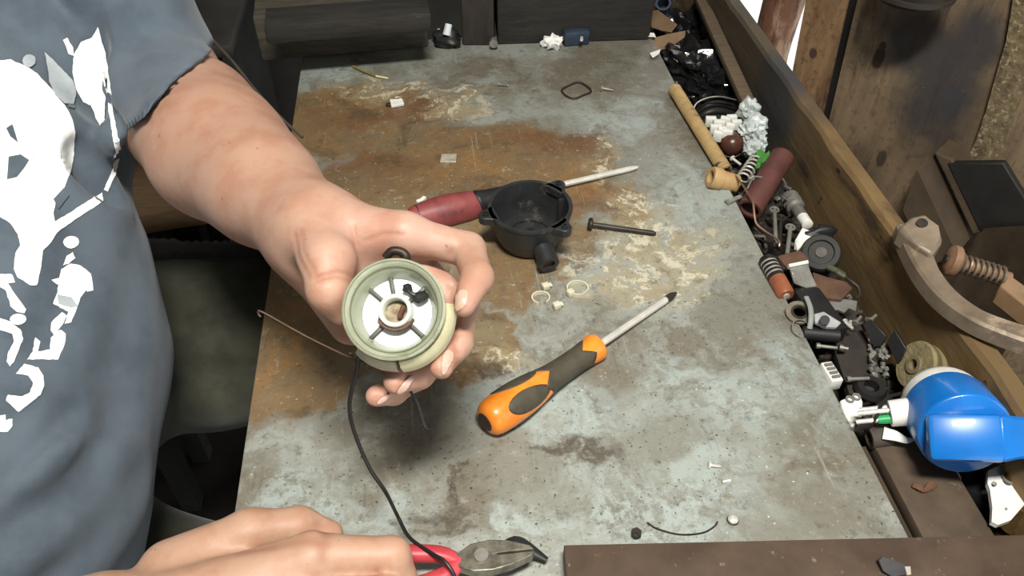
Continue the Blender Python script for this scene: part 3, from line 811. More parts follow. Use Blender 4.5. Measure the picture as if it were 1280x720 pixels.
for T in (THL, THR):
    a = T[2]; s = MB(); s.tube([a + Vector((-.07, 0, -.045)), a + Vector((0, 0, -.035)), a + Vector((.09, -.02, -.05)), a + Vector((.19, -.05, -.062))], [.030, .048, .046, .024], 14, 5)
    s.m = Matrix()
    s.build('shoe', mat('black_leather', (38, 35, 32), (26, 24, 22), .5, scale=40), person)

SH_BVH = BVHTree.FromPolygons([Vector(v) for v in sv], [tuple(int(i) for i in f) for f in sF])
TR_BVH = BVHTree.FromPolygons([Vector(v) for v in tv], [tuple(int(i) for i in f) for f in tF])
def decal(name, polys, bvh, off, m, parent, step=5.0, thick=0.0, rag=0.0, maxe=.03):
    b = MB(); rg = random.Random(len(polys[0])); o = Vector((0, 0, CAM_H))
    for poly in polys:
        ed = []
        for i in range(len(poly)):
            p, q = Vector(poly[i]), Vector(poly[(i + 1) % len(poly)]); k = max(1, int((q - p).length / step))
            ed += [p.lerp(q, j / k) + Vector((rg.uniform(-rag, rag), rg.uniform(-rag, rag))) for j in range(k)]
        x0, x1 = min(p.x for p in ed), max(p.x for p in ed); y0, y1 = min(p.y for p in ed), max(p.y for p in ed)
        pts = list(ed); nx, ny = int((x1 - x0) / step), int((y1 - y0) / step)
        for i in range(1, nx + 1):
            for j in range(1, ny + 1):
                c = Vector((x0 + i * step, y0 + j * step + (i % 2) * step * .5)); ins = False
                for k in range(len(ed)):
                    a, d = ed[k], ed[k - 1]
                    if (a.y > c.y) != (d.y > c.y) and c.x < (d.x - a.x) * (c.y - a.y) / (d.y - a.y) + a.x: ins = not ins
                if ins and min((c - e).length for e in ed) > step * .45: pts.append(c)
        r = delaunay_2d_cdt(pts, [], [list(range(len(ed)))], 1, 1e-4)
        vs3 = []
        for p in r[0]:
            hit = bvh.ray_cast(o, ray(p.x, p.y).normalized())
            vs3.append(None if hit[0] is None else hit[0] + hit[1].normalized() * off * (1 if hit[1].dot(ray(p.x, p.y)) < 0 else -1))
        ok = {}; vv = []
        for i, v in enumerate(vs3):
            if v is not None: ok[i] = len(vv); vv.append(v)
        b.add(vv, [tuple(ok[i] for i in f) for f in r[2] if all(i in ok for i in f) and max((vs3[f[i]] - vs3[f[i - 1]]).length for i in range(len(f))) < maxe])
    ob = b.build(name, m, parent)
    if thick:
        s = ob.modifiers.new('thickness', 'SOLIDIFY'); s.thickness = thick; s.offset = -1
    return ob
def disc(cx, cy, rx, ry=None, n=12): return [(cx + rx * math.cos(2 * math.pi * i / n), cy + (ry or rx) * math.sin(2 * math.pi * i / n)) for i in range(n)]
PRINT = [
    [(-20, 80), (0, 76), (12, 75), (33, 84), (45, 92), (60, 108), (72, 122), (82, 135), (90, 150), (93, 165), (92, 190), (88, 212), (80, 235), (70, 250), (66, 267), (68, 277), (80, 270), (104, 255), (127, 241), (129, 252), (100, 270), (70, 291), (63, 303), (53, 314), (50, 337), (45, 357), (37, 357), (22, 347), (17, 337), (19, 317), (25, 307), (22, 293), (13, 280), (0, 272), (-20, 265)],
    [(92, 67), (100, 53), (115, 47), (123, 33), (127, 50), (133, 67), (138, 97), (141, 120), (135, 118), (128, 100), (127, 110), (133, 123), (132, 147), (126, 158), (121, 152), (113, 132), (103, 128), (95, 113), (90, 90)],
    [(78, 50), (83, 47), (90, 60), (92, 70), (86, 68)],
    [(136, 121), (140, 119), (143, 140), (147, 168), (150, 186), (144, 216), (135, 239), (130, 237), (139, 213), (144, 186), (141, 168), (137, 140)],
    disc(88, 303, 10, 8),
    [(82, 320), (90, 315), (93, 323), (85, 330), (78, 332)],
    [(75, 337), (87, 330), (100, 332), (113, 343), (116, 363), (108, 365), (103, 350), (90, 337), (88, 347), (100, 353), (107, 363), (100, 373), (95, 387), (88, 403), (80, 405), (85, 390), (72, 383), (65, 380), (70, 368), (72, 357), (63, 350), (73, 348)],
    [(63, 403), (77, 390), (83, 395), (78, 405), (67, 420), (63, 413)],
    [(63, 422), (75, 412), (82, 417), (80, 433), (72, 450), (33, 450), (40, 440), (43, 422), (50, 427), (47, 440), (62, 437)],
    [(20, 467), (30, 455), (47, 460), (54, 470), (54, 482), (50, 493), (33, 507), (23, 515), (7, 500), (10, 493), (27, 495), (37, 490), (41, 478), (35, 470)],
    [(-8, 520), (7, 518), (7, 525), (15, 523), (15, 533), (10, 540), (-8, 540)],
    [(-8, 343), (15, 343), (18, 353), (10, 355), (20, 370), (32, 387), (30, 392), (20, 390), (13, 383), (7, 363), (-8, 355)],
    disc(22, 399, 10, 7),
    [(-8, 395), (13, 402), (25, 412), (28, 423), (23, 437), (17, 453), (12, 458), (8, 452), (10, 440), (17, 427), (15, 417), (-8, 410)]]
for poly in PRINT: decal('print', [poly], SH_BVH, .0009, mat('white_print', (246, 248, 246), (230, 233, 229), .8, scale=50, bump=.3), shirt_o, 3.5, 0, .45)
for poly in ([(55, 65), (62, 72), (90, 100), (94, 115), (90, 131), (80, 130), (68, 120), (60, 103)], disc(35, 77, 8), [(70, 368), (88, 372), (97, 383), (88, 385), (72, 380)]): decal('print', [poly], SH_BVH, .0014, mat('grey_print', (172, 178, 180), (150, 158, 162), .8, scale=60), shirt_o, 3.5, 0, .45)
for poly in ([(7, 160), (15, 155), (22, 178), (12, 170)], [(10, 196), (25, 193), (36, 200), (28, 212), (20, 222), (8, 225)], [(66, 250), (80, 235), (86, 245), (72, 262)], [(83, 130), (92, 133), (90, 137), (83, 134)]): decal('print', [poly], SH_BVH, .0016, M_SHIRT, shirt_o)
decal('print', [[(15, 157), (17, 155), (36, 181), (45, 192), (38, 202), (36, 199), (42, 191), (34, 184)]], SH_BVH, .002, mat('white_print', (236, 238, 234)), shirt_o)
flap = decal('pocket_flap', [[(168, 306), (178, 298), (198, 283), (201, 283), (198, 292), (230, 293), (290, 296), (352, 306), (352, 326), (300, 327), (240, 323), (170, 327)]], TR_BVH, .004, cloth_mat('dark_flap', (44, 42, 36), (34, 33, 29)), trou_o, 6, .003)

# ---- fingernails
SK_BVH = BVHTree.FromPolygons([Vector(v) for v in vs[:nl]], [tuple(int(i) for i in f) for f in la[1]])
M_NAIL = mat('fingernail', (192, 160, 142), (176, 144, 126), .35, scale=120, coat=.2)
def soft(poly, sub=4): return [(p.x, p.y) for p in spline([Vector((x, y, 0)) for x, y in poly], sub, True)]
for poly in ([(576, 362), (584, 363), (585, 371), (581, 382), (573, 389), (567, 387), (567, 374)], [(557, 438), (565, 439), (567, 447), (561, 460), (555, 469), (552, 465), (553, 450)], [(512, 470), (516, 474), (508, 486), (500, 492), (496, 489), (503, 479)], [(488, 491), (487, 496), (478, 503), (472, 505), (472, 501), (480, 495)]):
    decal('fingernail', [soft(poly)], SK_BVH, .0005, M_NAIL, person, 2.2, .0006)

# ================================================================== things in the hands
M_BLACK = mat('black_plastic', (34, 34, 34), (24, 24, 25), .5, scale=40)
M_STEEL = mat('bright_steel', (226, 224, 214), (200, 198, 188), .36, .45, scale=60)
M_DULL = mat('dull_steel', (150, 148, 140), (112, 110, 102), .45, .5, scale=60)
M_DARKST = mat('dark_steel', (70, 66, 60), (46, 42, 38), .5, .6, scale=60)
M_WHITEP = mat('white_plastic', (226, 226, 220), (204, 204, 196), .5, scale=40)
M_RUST = mat('rust_brown', (104, 70, 48), (74, 50, 36), .85, scale=70, bump=.4)
M_COPPER = mat('copper', (176, 108, 76), (140, 84, 60), .35, .8, scale=50)

# ---- spool
CB, CF = D(501, 396, .447), D(492, 386, .425)
AX = (CF - CB).normalized(); SPF = frame(CB, AX, (0, 0, 1)); HH = (CF - CB).length
spool = thing('line_spool', 'round pale green plastic spool held in the bare left hand', 'spool', tuple(CB))
def spoly(ang, r, h):                      # place on the spool: angle in degrees as seen from its face, 0 to the right, 90 up
    rgt = Vector((_c, _s, 0)); rgt = (rgt - AX * rgt.dot(AX)).normalized(); up = AX.cross(rgt) ; up = up if up.z > 0 else -up
    return CB + AX * h + (rgt * math.cos(R(ang)) + up * math.sin(R(ang))) * r
M_SPOOL = mat('cloudy_green_plastic', (196, 200, 176), (172, 178, 150), .22, scale=60, transmission=.45, coat=.5, c3=(132, 134, 104), s3=50, t3=.62)
hf = HH
MB(SPF).lathe([(.0255, .001), (.0262, hf * .5), (.0270, hf - .003), (.0278, hf - .001), (.0277, hf + .0006), (.0266, hf + .0014), (.0250, hf + .0008), (.0238, hf - .001), (.0224, hf - .003), (.0208, hf - .0065), (.0198, hf - .0095), (.0190, hf - .0110), (.0190, .001)], 64, loop=True).build('rim', M_SPOOL, spool)
rr_ = MB(SPF)
for k in range(3): rr_.lathe([(.0262 - .0014 * k - .0004, hf + .0009 - .0011 * k), (.0262 - .0014 * k, hf + .0016 - .0011 * k), (.0262 - .0014 * k + .0004, hf + .0009 - .0011 * k)], 64)
rr_.build('groove_ridge', mat('spool_groove', (120, 122, 94), (98, 100, 78), .4, scale=80), spool)['kind'] = 'stuff'
MB(SPF).lathe([(0, .005), (.0190, .005), (.0190, .0110), (0, .0110)], 48).build('base_plate', mat('spool_white', (214, 220, 218), (196, 202, 200), .4, scale=60), spool)
M_SPOKE = mat('spool_spoke', (74, 76, 64), (54, 56, 48), .5, scale=80)
for a in (102, 140, 226, 318, 42):
    b = MB(); p0, p1 = spoly(a, .0085, .0118), spoly(a, .0200, .0124)
    b.m = frame((p0 + p1) / 2, p1 - p0, AX); b.box((0, 0, 0), ((p1 - p0).length, .0022, .0034), ch=.0005); b.build('spoke', M_SPOKE, spool)
MB(SPF).lathe([(.0066, .009), (.0092, .009), (.0092, .0185), (.0087, .0192), (.0071, .0192), (.0066, .0185)], 32, loop=True).build('hub', mat('spool_hub', (206, 212, 194), (180, 186, 164), .35, scale=80), spool)
MB(SPF).lathe([(0, .0108), (.0066, .0108), (.0066, .0120), (0, .0120)], 24).build('axle_socket', mat('hub_floor', (150, 140, 112), (96, 72, 52), .6, scale=200), spool)
w = MB()
for k in range(3): w.tube([spoly(a, .0094 + .0004 * k, .0118 + .0022 * k) for a in range(195 + 8 * k, 345 - 10 * k, 12)], .0012, 8, 2)
w.build('winding', mat('burnt_winding', (98, 66, 50), (60, 42, 34), .6, scale=200), spool)['label'] = 'burnt brown winding round the hub'
MB().tube([spoly(300, .0035, .0145), spoly(30, .0050, .0175)], .0014, 8, 1).build('pin', M_RUST, spool)
k = MB(); k.lump(spoly(66, .0140, .0145), (.0032, .0028, .0024), 3); k.lump(spoly(32, .0150, .0148), (.0042, .0036, .0028), 5); k.tube([spoly(62, .0135, .0155), spoly(48, .0128, .0160), spoly(36, .0145, .0155)], .0013, 8)
k.build('clip', M_BLACK, spool)
M_CREAM = mat('cream_plastic', (206, 200, 164), (184, 178, 142), .45, scale=60)
q = MB()
def skirt(a0, a1):
    prof = [(.0262, .000), (.0312, .000), (.0318, .005), (.0310, .0135), (.0280, .0175), (.0264, .0165)]
    aa = np.linspace(a0, a1, 28); v = [spoly(a, r, h) for a in aa for r, h in prof]; n = len(prof); f = []
    for i in range(len(aa) - 1):
        for j in range(n): f.append((i * n + j, i * n + (j + 1) % n, (i + 1) * n + (j + 1) % n, (i + 1) * n + j))
    f += [tuple(range(n)), tuple((len(aa) - 1) * n + j for j in range(n))]
    return q.add(v, f)
skirt(276, 368); q.build('skirt', M_CREAM, spool)
q = MB(); skirt(226, 272); q.build('skirt', M_SPOOL, spool)
M_WIRE = mat('black_wire', (30, 27, 25), (22, 20, 19), .5, scale=80)
MB().tube([D(500, 392, .452), D(452, 440, .452), D(446, 462, .455), D(437, 505, .467), D(443, 540, .48), D(462, 585, .492), D(482, 615, .499), P(497, 645, .022), P(512, 672, .024), P(540, 692, .030), P(556, 702, .034), P(568, 720, .030), P(574, 745, .02)], .0013, 8, 6).build('lead_wire', M_WIRE, spool)
MB().tube([D(495, 440, .46), D(512, 486, .466), D(522, 505, .468), D(528, 525, .47), D(533, 535, .47), D(541, 537, .469)], .0009, 8, 5).build('short_wire', M_WIRE, spool)
MB().tube([D(531, 530, .47), D(527, 538, .471)], .0006, 6, 1).build('wire_strand', M_WIRE, spool)
b = MB(); b.tube([D(326, 396, .452), D(323, 392, .452), D(328, 390, .452), D(380, 419, .457), D(436, 446, .463), D(440, 443, .463), D(436, 441, .463)], .0007, 8, 3); b.tube([D(436, 446, .463), D(455, 452, .462), D(480, 440, .458)], .0006, 6, 3)
b.build('spring_wire', mat('rusty_wire', (78, 58, 44), (52, 40, 32), .5, .5, scale=90), spool)
MB().tube([D(482, 322, .450), D(490, 314, .449), D(502, 315, .449), D(508, 322, .449), D(500, 328, .45)], .0026, 10, 4).build('hook', mat('dark_spring', (62, 50, 42), (40, 34, 30), .5, .5, scale=120), spool)

# ---- pliers
pz = .022
pp = thing('pliers', 'red-handled side cutters gripped in the right fist', 'pliers', tuple(P(580, 702, 0)))
piv = P(602, 699, pz); pdir = (P(660, 690, pz) - P(520, 712, pz)).normalized(); PF_ = frame(piv, pdir)
M_REDH = mat('red_grip', (188, 66, 74), (160, 48, 58), .4, scale=50)
for s in (1, -1):
    b = MB(PF_); b.tube([(-.012, -s * .002, 0), (-.026, s * .0075, 0), (-.055, s * .0125, 0), (-.095, s * .0145, 0), (-.125, s * .010, 0)], [.0046, .0058, .0062, .0062, .005], 12, 5, flat=.85)
    b.build('handle', M_REDH, pp)
    b = MB(PF_); b.prism([(-.016, s * .004, .004), (-.006, s * .0095, .0045), (.006, s * .0105, .0045), (.018, s * .0085, .004), (.032, s * .0035, .002), (.034, s * .0006, .002), (.012, s * .0006, .004), (-.010, -s * .004, .004)], .0085, (0, 0, -1))
    b.build('jaw', mat('worn_jaw', (150, 146, 130), (92, 88, 78), .4, .7, scale=120), pp, bevel=.0008)
MB(PF_).cyl((0, 0, -.006), (0, 0, .0062), .0045, n=20).build('pivot', M_DULL, pp)
b = MB(); b.tube([P(628, 690, .012), P(645, 681, .012), P(660, 686, .010), P(684, 700, .008)], [.006, .0065, .005, .002], 10, 4, flat=.6); b.lump(P(640, 684, .008), (.009, .006, .005), 4)
tag(b.build('rubber_scrap', M_BLACK), 'torn black rubber scrap in front of the cutter jaws', 'scrap')

# ================================================================== things on the bench top
# ---- black motor housing (a round open cup)
hb = P(662, 328, 0) + Vector((.004, .0305, .0005)); hz = thing('motor_housing', 'black open round plastic housing standing on the rust stain', 'housing', tuple(hb))
M_HOUS = mat('dusty_black_plastic', (44, 46, 46), (32, 33, 34), .42, scale=50, c3=(78, 76, 68), s3=40, t3=.66, bump=.15)
HF = frame(hb, (0, 0, 1), (0, 1, 0))
MB(HF).lathe([(0, 0), (.023, 0), (.0285, .003), (.0345, .016), (.0368, .028), (.0380, .0395), (.0392, .040), (.0392, .0425), (.0355, .0425), (.0348, .030), (.032, .012), (.029, .0075), (0, .0075)], 56).build('cup', M_HOUS, hz)
MB(HF).cyl((.007, 0, 0), (.0125, 0, 0), .0065, .0058, 20, hole=.0028).build('boss', M_HOUS, hz)
MB(HF).lathe([(.0195, .0072), (.0215, .0072), (.0215, .0092), (.0195, .0092)], 40, loop=True).build('inner_ring', M_HOUS, hz)
for px_, py_ in ((607, 268), (707, 284), (690, 236)):
    e = P(px_, py_, .043); d = Vector((e.x - hb.x, e.y - hb.y, 0)).normalized(); c = Vector((hb.x, hb.y, hb.z)) + d * .0430
    b = MB(); b.m = frame(c + Vector((0, 0, .0355)), d)
    ring_ = [(.0065 * math.cos(a), .0065 * math.sin(a)) for a in np.linspace(-1.45, 1.45, 12)]
    outl = [(-.010, -.011, .007)] + [(x, y, .007) for x, y in ring_] + [(-.010, .011, .007)]
    b.prism(outl, .008, (0, 0, -1)); ear = b.build('ear', M_HOUS, hz, bevel=.0008)
    b = MB(); b.m = frame(c + Vector((0, 0, .0430)), (0, 0, 1)); b.lathe([(.0016, 0), (.0030, 0), (.0030, .0012), (.0016, .0012)], 16, loop=True); b.build('screw_eye', M_BLACK, ear)
for a in (-60, 20):
    d = Vector((math.cos(R(a)), math.sin(R(a)), 0)); b = MB(); b.m = frame(Vector(hb) + d * .033 + Vector((0, 0, .022)), d); b.box((0, 0, 0), (.006, .0025, .034), ch=.0008); b.build('rib', M_HOUS, hz)
n0 = Vector(hb) + Vector((.006, -.026, .019)); n1 = P(682, 320, .016)
nd = (n1 - n0).normalized()
MB().cyl(n0, n0 + nd * .022, .0095, .0085, 24).build('nozzle', M_HOUS, hz)
MB().cyl(n0 + nd * .019, n0 + nd * .026, .0100, .0095, 24, hole=.0055).build('nozzle_lip', M_HOUS, hz)
MB().cyl(n0 + nd * .0215, n0 + nd * .0235, .0056, .0056, 16).build('nozzle_plug', mat('red_brown_rubber', (84, 48, 40), (56, 34, 30), .6, scale=120), hz)

# ---- screwdrivers
def lathe_r(prof, x):
    for (r0, h0), (r1, h1) in zip(prof, prof[1:]):
        if h0 <= x <= h1 and h1 > h0: return r0 + (r1 - r0) * (x - h0) / (h1 - h0)
    return prof[-1][0]
def smooth_prof(pts, n=5):
    q = spline([Vector((r, h, 0)) for r, h in pts], n); return [(max(0, p.x), p.y) for p in q]
def patch(name, M, prof, poly, off, m, parent, step=.0022):
    # a thin rubber inlay on a turned handle; outline in (distance along, angle in degrees)
    ed = []
    for i in range(len(poly)):
        p, q = Vector(poly[i]), Vector(poly[(i + 1) % len(poly)]); kk = max(1, int((q - p).length / 4)); ed += [p.lerp(q, j / kk) for j in range(kk)]
    pts = list(ed); x0, x1 = min(p.x for p in ed), max(p.x for p in ed); y0, y1 = min(p.y for p in ed), max(p.y for p in ed)
    X = x0 + 2
    while X < x1:
        Y = y0 + 4
        while Y < y1:
            c = Vector((X, Y)); ins = False
            for k in range(len(ed)):
                a, d = ed[k], ed[k - 1]
                if (a.y > Y) != (d.y > Y) and X < (d.x - a.x) * (Y - a.y) / (d.y - a.y) + a.x: ins = not ins
            if ins and min((c - e).length for e in ed) > 2: pts.append(c)
            Y += 6
        X += 3
    r = delaunay_2d_cdt(pts, [], [list(range(len(ed)))], 1, 1e-4)
    b = MB(M); b.add([(p.x / 1000, (lathe_r(prof, p.x / 1000) + off) * math.cos(R(p.y)), (lathe_r(prof, p.x / 1000) + off) * math.sin(R(p.y))) for p in r[0]], [tuple(f) for f in r[2]])
    o = b.build(name, m, parent); s = o.modifiers.new('thickness', 'SOLIDIFY'); s.thickness = .0009; s.offset = -1
    return o
def oval(cx, cy, rx, ry, n=22, skew=0): return [(cx + rx * math.cos(2 * math.pi * i / n), cy + ry * math.sin(2 * math.pi * i / n) + skew * math.cos(2 * math.pi * i / n)) for i in range(n)]
M_ORANGE = mat('orange_plastic', (232, 140, 44), (214, 118, 34), .35, scale=40, c3=(196, 104, 44), s3=30, t3=.66, coat=.2)
M_GRIP = mat('dark_grip_rubber', (74, 68, 54), (58, 53, 43), .6, scale=90, bump=.3, bscale=900)
A_, B_ = P(606, 528, .0150), P(845, 366, .0045)
sdL = (B_ - A_).length; SDM = frame(A_, B_ - A_)
sd = thing('screwdriver', 'orange and dark grey screwdriver lying in the middle of the bench', 'screwdriver', tuple(P(690, 480, 0)))
hl = (P(757, 436, .013) - A_).length
pf = smooth_prof([(0, 0), (.0085, .0004), (.0135, .005), (.0152, .016), (.0153, .030), (.0140, .046), (.0118, .060), (.0102, .074), (.0100, hl - .022), (.0112, hl - .010), (.0118, hl - .004), (.0105, hl - .0005), (.004, hl), (0, hl)], 5)
MB(SDM).lathe(pf, 40).build('handle', M_ORANGE, sd)
for a in (-38, 140, 52, 232): patch('grip_pad', SDM, pf, oval(36, a, 21, 34, skew=8), .0004, M_GRIP, sd)
k0, k1 = 56, hl * 1000 - 15
patch('neck_grip', SDM, pf, [(k0 + 4, -180), (k0 - 2, -140), (k0 + 9, -100), (k0 - 2, -40), (k0 + 9, 10), (k0 - 2, 60), (k0 + 9, 95), (k0 - 2, 140), (k0 + 4, 180), (k1, 180), (k1 + 4, 140), (k1 - 6, 100), (k1 + 4, 50), (k1 - 6, 5), (k1 + 4, -40), (k1 - 6, -90), (k1 + 4, -140), (k1, -180)], .0004, M_GRIP, sd)
patch('collar_pad', SDM, pf, oval(hl * 1000 - 9, -30, 5.5, 30), .0004, M_GRIP, sd)
MB(SDM).lathe([(0, -.0006), (.0072, -.0004), (.0086, .0012), (.0095, .0022), (.0092, .0026)], 32).build('end_cap', mat('dark_end_cap', (66, 44, 34), (46, 34, 28), .5, scale=90), sd)
MB(SDM).lathe([(.0034, hl - .001), (.0032, hl), (.0032, sdL - .014)], 20).build('shaft', M_STEEL, sd)
MB(SDM).lathe([(.0032, sdL - .015), (.0033, sdL - .012), (.0032, sdL - .006), (.0012, sdL), (0, sdL)], 12).build('tip', M_DARKST, sd)

A2, B2 = P(512, 274, .012), P(797, 209, .004); L2 = (B2 - A2).length; SM2 = frame(A2, B2 - A2)
s2 = thing('screwdriver', 'red and black screwdriver lying behind the black housing', 'screwdriver', tuple(P(600, 260, 0)))
h2 = (P(655, 243, .009) - A2).length
p2 = smooth_prof([(0, 0), (.008, .0005), (.0115, .004), (.0140, .016), (.0158, .034), (.0150, .058), (.0120, .078), (.0112, h2 - .012), (.0120, h2 - .004), (.006, h2), (0, h2)], 5)
MB(SM2).lathe(p2, 32).build('handle', mat('worn_red_plastic', (142, 70, 70), (112, 54, 54), .5, scale=50, c3=(84, 44, 42), s3=40, t3=.62), s2)
patch('neck_grip', SM2, p2, [(70, -180), (66, -90), (72, 0), (66, 90), (70, 180), (h2 * 1000 - 4, 180), (h2 * 1000 - 4, -180)], .0004, M_BLACK, s2)
MB(SM2).lathe([(0, -.0006), (.009, .0012), (.0118, .005), (.0128, .0085), (.0120, .0088)], 28).build('end_cap', M_BLACK, s2)
MB(SM2).lathe([(.0030, h2 - .001), (.0030, L2 - .010), (.0016, L2), (0, L2)], 18).build('shaft', M_STEEL, s2)
b = MB(); b.box(P(524, 254, .004), (.005, .004, .008), Matrix.Rotation(.5, 3, 'Z')); b.box(P(528, 250, .003), (.009, .004, .004), Matrix.Rotation(.9, 3, 'Z'))
tag(b.build('plastic_chip', M_WHITEP, bevel=.0005), 'small off-white chip behind the red screwdriver handle', 'chip')

# ---- long bolt, screws
def screw(name, x0, y0, x1, y1, r, hr, hh, m, label, z=None, cat='screw', drive=True):
    z = r if z is None else z
    a, b_ = P(x0, y0, max(hr * .72, r)), P(x1, y1, r); L = (b_ - a).length; M = frame(a, b_ - a)
    t = thing(name, label, cat, tuple(P((x0 + x1) / 2, (y0 + y1) / 2, 0)))
    MB(M).lathe([(0, .0003), (hr * .35, .0003), (hr * .8, 0), (hr, hh * .35), (hr, hh * .8), (r, hh), ], 20).build('head', m, t)
    pr = [(r, hh * .9)]; nthr = max(4, int(L / (r * 1.1)))
    for i in range(nthr):
        x = hh + (L - hh - r) * i / nthr; st = (L - hh - r) / nthr
        pr += [(r * 1.0, x), (r * .84, x + st * .5)]
    pr += [(r * .9, L - r), (r * .5, L), (0, L)]
    MB(M).lathe(pr, 14).build('shank', m, t)
    return t
screw('bolt', 735, 280, 820, 292, .0028, .0066, .005, M_DARKST, 'long dark steel bolt lying right of the black housing', cat='bolt')
screw('screw', 622, 105, 637, 107, .0016, .0036, .003, M_DULL, 'short screw in the middle of the bench\'s far end')
screw('screw', 751, 110, 767, 113, .0018, .0042, .003, M_DULL, 'short screw beside the lens-shaped wire loop')
screw('screw', 885, 581, 901, 583, .0014, .0030, .002, M_STEEL, 'small bright screw on the front right of the bench top')
g = [P(x, y, .0016) for x, y in ((702, 113), (711, 107), (722, 103), (731, 106), (739, 114), (729, 119), (719, 123), (710, 121))]
tag(MB().tube(g, .0013, 8, 4, True).build('wire_loop', mat('black_brown_ring', (52, 42, 34), (36, 30, 26), .6, scale=80)), 'dark lens-shaped wire loop on the far right of the bench top', 'ring')

# ---- cable ties
def tie(name, cx, cy, rpx, a0, a1, label, head=None):
    c = P(cx, cy, .0022); r = (P(cx + rpx, cy, .0022) - c).length
    t = thing(name, label, 'cable tie', tuple(P(cx, cy, 0)))
    v = []; f = []; nn = 24
    for i in range(nn + 1):
        a = R(a0 + (a1 - a0) * i / nn)
        for rr, zz in ((r - .0006, .0002), (r + .0006, .0002), (r + .0006, .0042), (r - .0006, .0042)): v.append((c.x + rr * math.cos(a), c.y + rr * math.sin(a) * .95, zz))
    for i in range(nn):
        for j in range(4): f.append((i * 4 + j, i * 4 + (j + 1) % 4, i * 4 + 4 + (j + 1) % 4, i * 4 + 4 + j))
    f += [(0, 1, 2, 3), (nn * 4 + 3, nn * 4 + 2, nn * 4 + 1, nn * 4)]
    MB().add(v, f).build('strap', M_TIE, t, angle=60)
    if head:
        MB(Z(P(head[0], head[1], .0031), 30)).box((0, 0, 0), (.0062, .0056, .006), ch=.0008).build('head', M_TIE, t)
    return t
M_TIE = mat('cream_nylon', (206, 202, 178), (186, 182, 158), .45, scale=60)
tie('cable_tie', 676, 373, 11, -60, 250, 'cut cream cable tie loop without its head, the left one')
tie('cable_tie', 722, 361, 13, -150, 190, 'cream cable tie loop with its head on', head=(713, 366))
for x, y, l in ((682, 358, 'cut-off cable tie head behind the left loop'), (696, 382, 'cut-off cable tie head between the two loops')):
    b = MB(Z(P(x, y, .0031), 20)); b.box((0, 0, 0), (.0066, .0058, .006), ch=.0008); b.box((.004, 0, 0), (.004, .0042, .0014))
    tag(b.build('cut_cable_tie', M_TIE), l, 'cable tie')

# ---- scraps
tag(MB().prism(PP([(552, 192), (571, 192), (570, 202), (550, 202)], .0022), .0020).build('metal_chip', mat('pale_chip', (196, 190, 172), (160, 152, 134), .4, .3, scale=120), bevel=.0004), 'small pale rectangular chip on the rust stain', 'chip')
t = thing('wire_clip', 'small white crimped clip at the far left of the rust stain', 'clip', tuple(P(493, 128, 0)))
MB().prism(PP([(487, 124), (503, 123), (505, 129), (489, 132)], .004), .0035).build('body', M_WHITEP, t, bevel=.0006)
MB().lump(P(486, 131, .002), (.004, .003, .002), 3).build('stub', M_DARKST, t)
MB().tube([P(494, 122, .005), P(498, 121, .0055), P(501, 123, .005)], .0007, 6, 2).build('tongue', M_STEEL, t)
b = MB(); b.tube([P(441, 83, .002), P(455, 89, .003), P(470, 95, .002)], .0016, 8, 3); 
t = thing('straw', 'thin yellow-green straw at the far left of the bench top', 'straw', tuple(P(460, 90, 0)))
b.build('stalk', mat('olive_straw', (128, 118, 56), (104, 96, 46), .6, scale=80), t); MB().tube([P(470, 95, .002), P(485, 98, .0016)], .0013, 8, 1).build('end', mat('straw_end', (196, 190, 150)), t)
tag(MB().tube([P(809, 653, .001), P(822, 661, .001), P(850, 668, .001), P(878, 666, .001), P(893, 658, .001), P(897, 652, .0012)], .0006, 6, 5).build('wire_offcut', M_DARKST), 'thin curved wire offcut near the front of the bench top', 'wire')
t = thing('hex_nut', 'small dark nut beside the steel channel', 'nut', tuple(P(795, 669, 0)))
b = MB(Z(P(795, 669, 0), 12)); b.prism([(.0038 * math.cos(R(60 * i)), .0038 * math.sin(R(60 * i)), .0045) for i in range(6)], .0045, (0, 0, -1)); b.build('body', M_DARKST, t, bevel=.0004); MB(Z(P(795, 669, .0045), 0)).lathe([(.0016, 0), (.0022, 0), (.0022, .0004), (.0016, .0004)], 14, frame((0, 0, 0), (0, 0, 1)), loop=True).build('bore_ring', M_BLACK, t)
t = thing('rivet', 'tiny bright rivet near the front of the bench top', 'rivet', tuple(P(916, 650, 0)))
MB(Z(P(916, 650, 0))).lathe([(0, 0), (.0036, 0), (.0036, .0012), (.0022, .0026), (0, .003)], 18, frame((0, 0, 0), (0, 0, 1))).build('dome', M_STEEL, t); MB().ring(P(916, 650, .0006), (0, 0, 1), .0037, .0005).build('flange', M_DARKST, t)
tag(MB().prism(PP([(903, 601), (913, 599), (914, 601), (904, 603)], .0014), .001).build('tin_sliver', M_WHITEP), 'tiny white sliver right of the small bright screw', 'chip')
t = thing('leather_scrap', 'dark curled scrap lying on the steel channel', 'scrap', tuple(P(1115, 708, .018)))
MB().prism(PP([(1098, 700, .024), (1103, 696, .026), (1122, 702, .027), (1136, 708, .022), (1138, 718, .020), (1116, 722, .020), (1104, 714, .022)]), .002).build('flap', mat('dark_scrap', (64, 62, 62), (46, 45, 46), .6, scale=60), t, bevel=.0006)
MB().prism(PP([(1131, 708, .0225), (1138, 708, .0225), (1139, 718, .0215), (1134, 719, .0215)]), .0028).build('pale_edge', mat('pale_edge', (160, 150, 140)), t)
tag(MB().tube([P(1141, 606, .002), P(1150, 609, .003), P(1156, 613, .002), P(1164, 607, .003), P(1172, 606, .002)], [.0022, .003, .0016, .0032, .001], 7, 3, flat=.5).build('bark_flake', M_RUST), 'brown bark flake on the flat bar below the blue coupler', 'flake')
MB_c = MB(); rnd = random.Random(11)
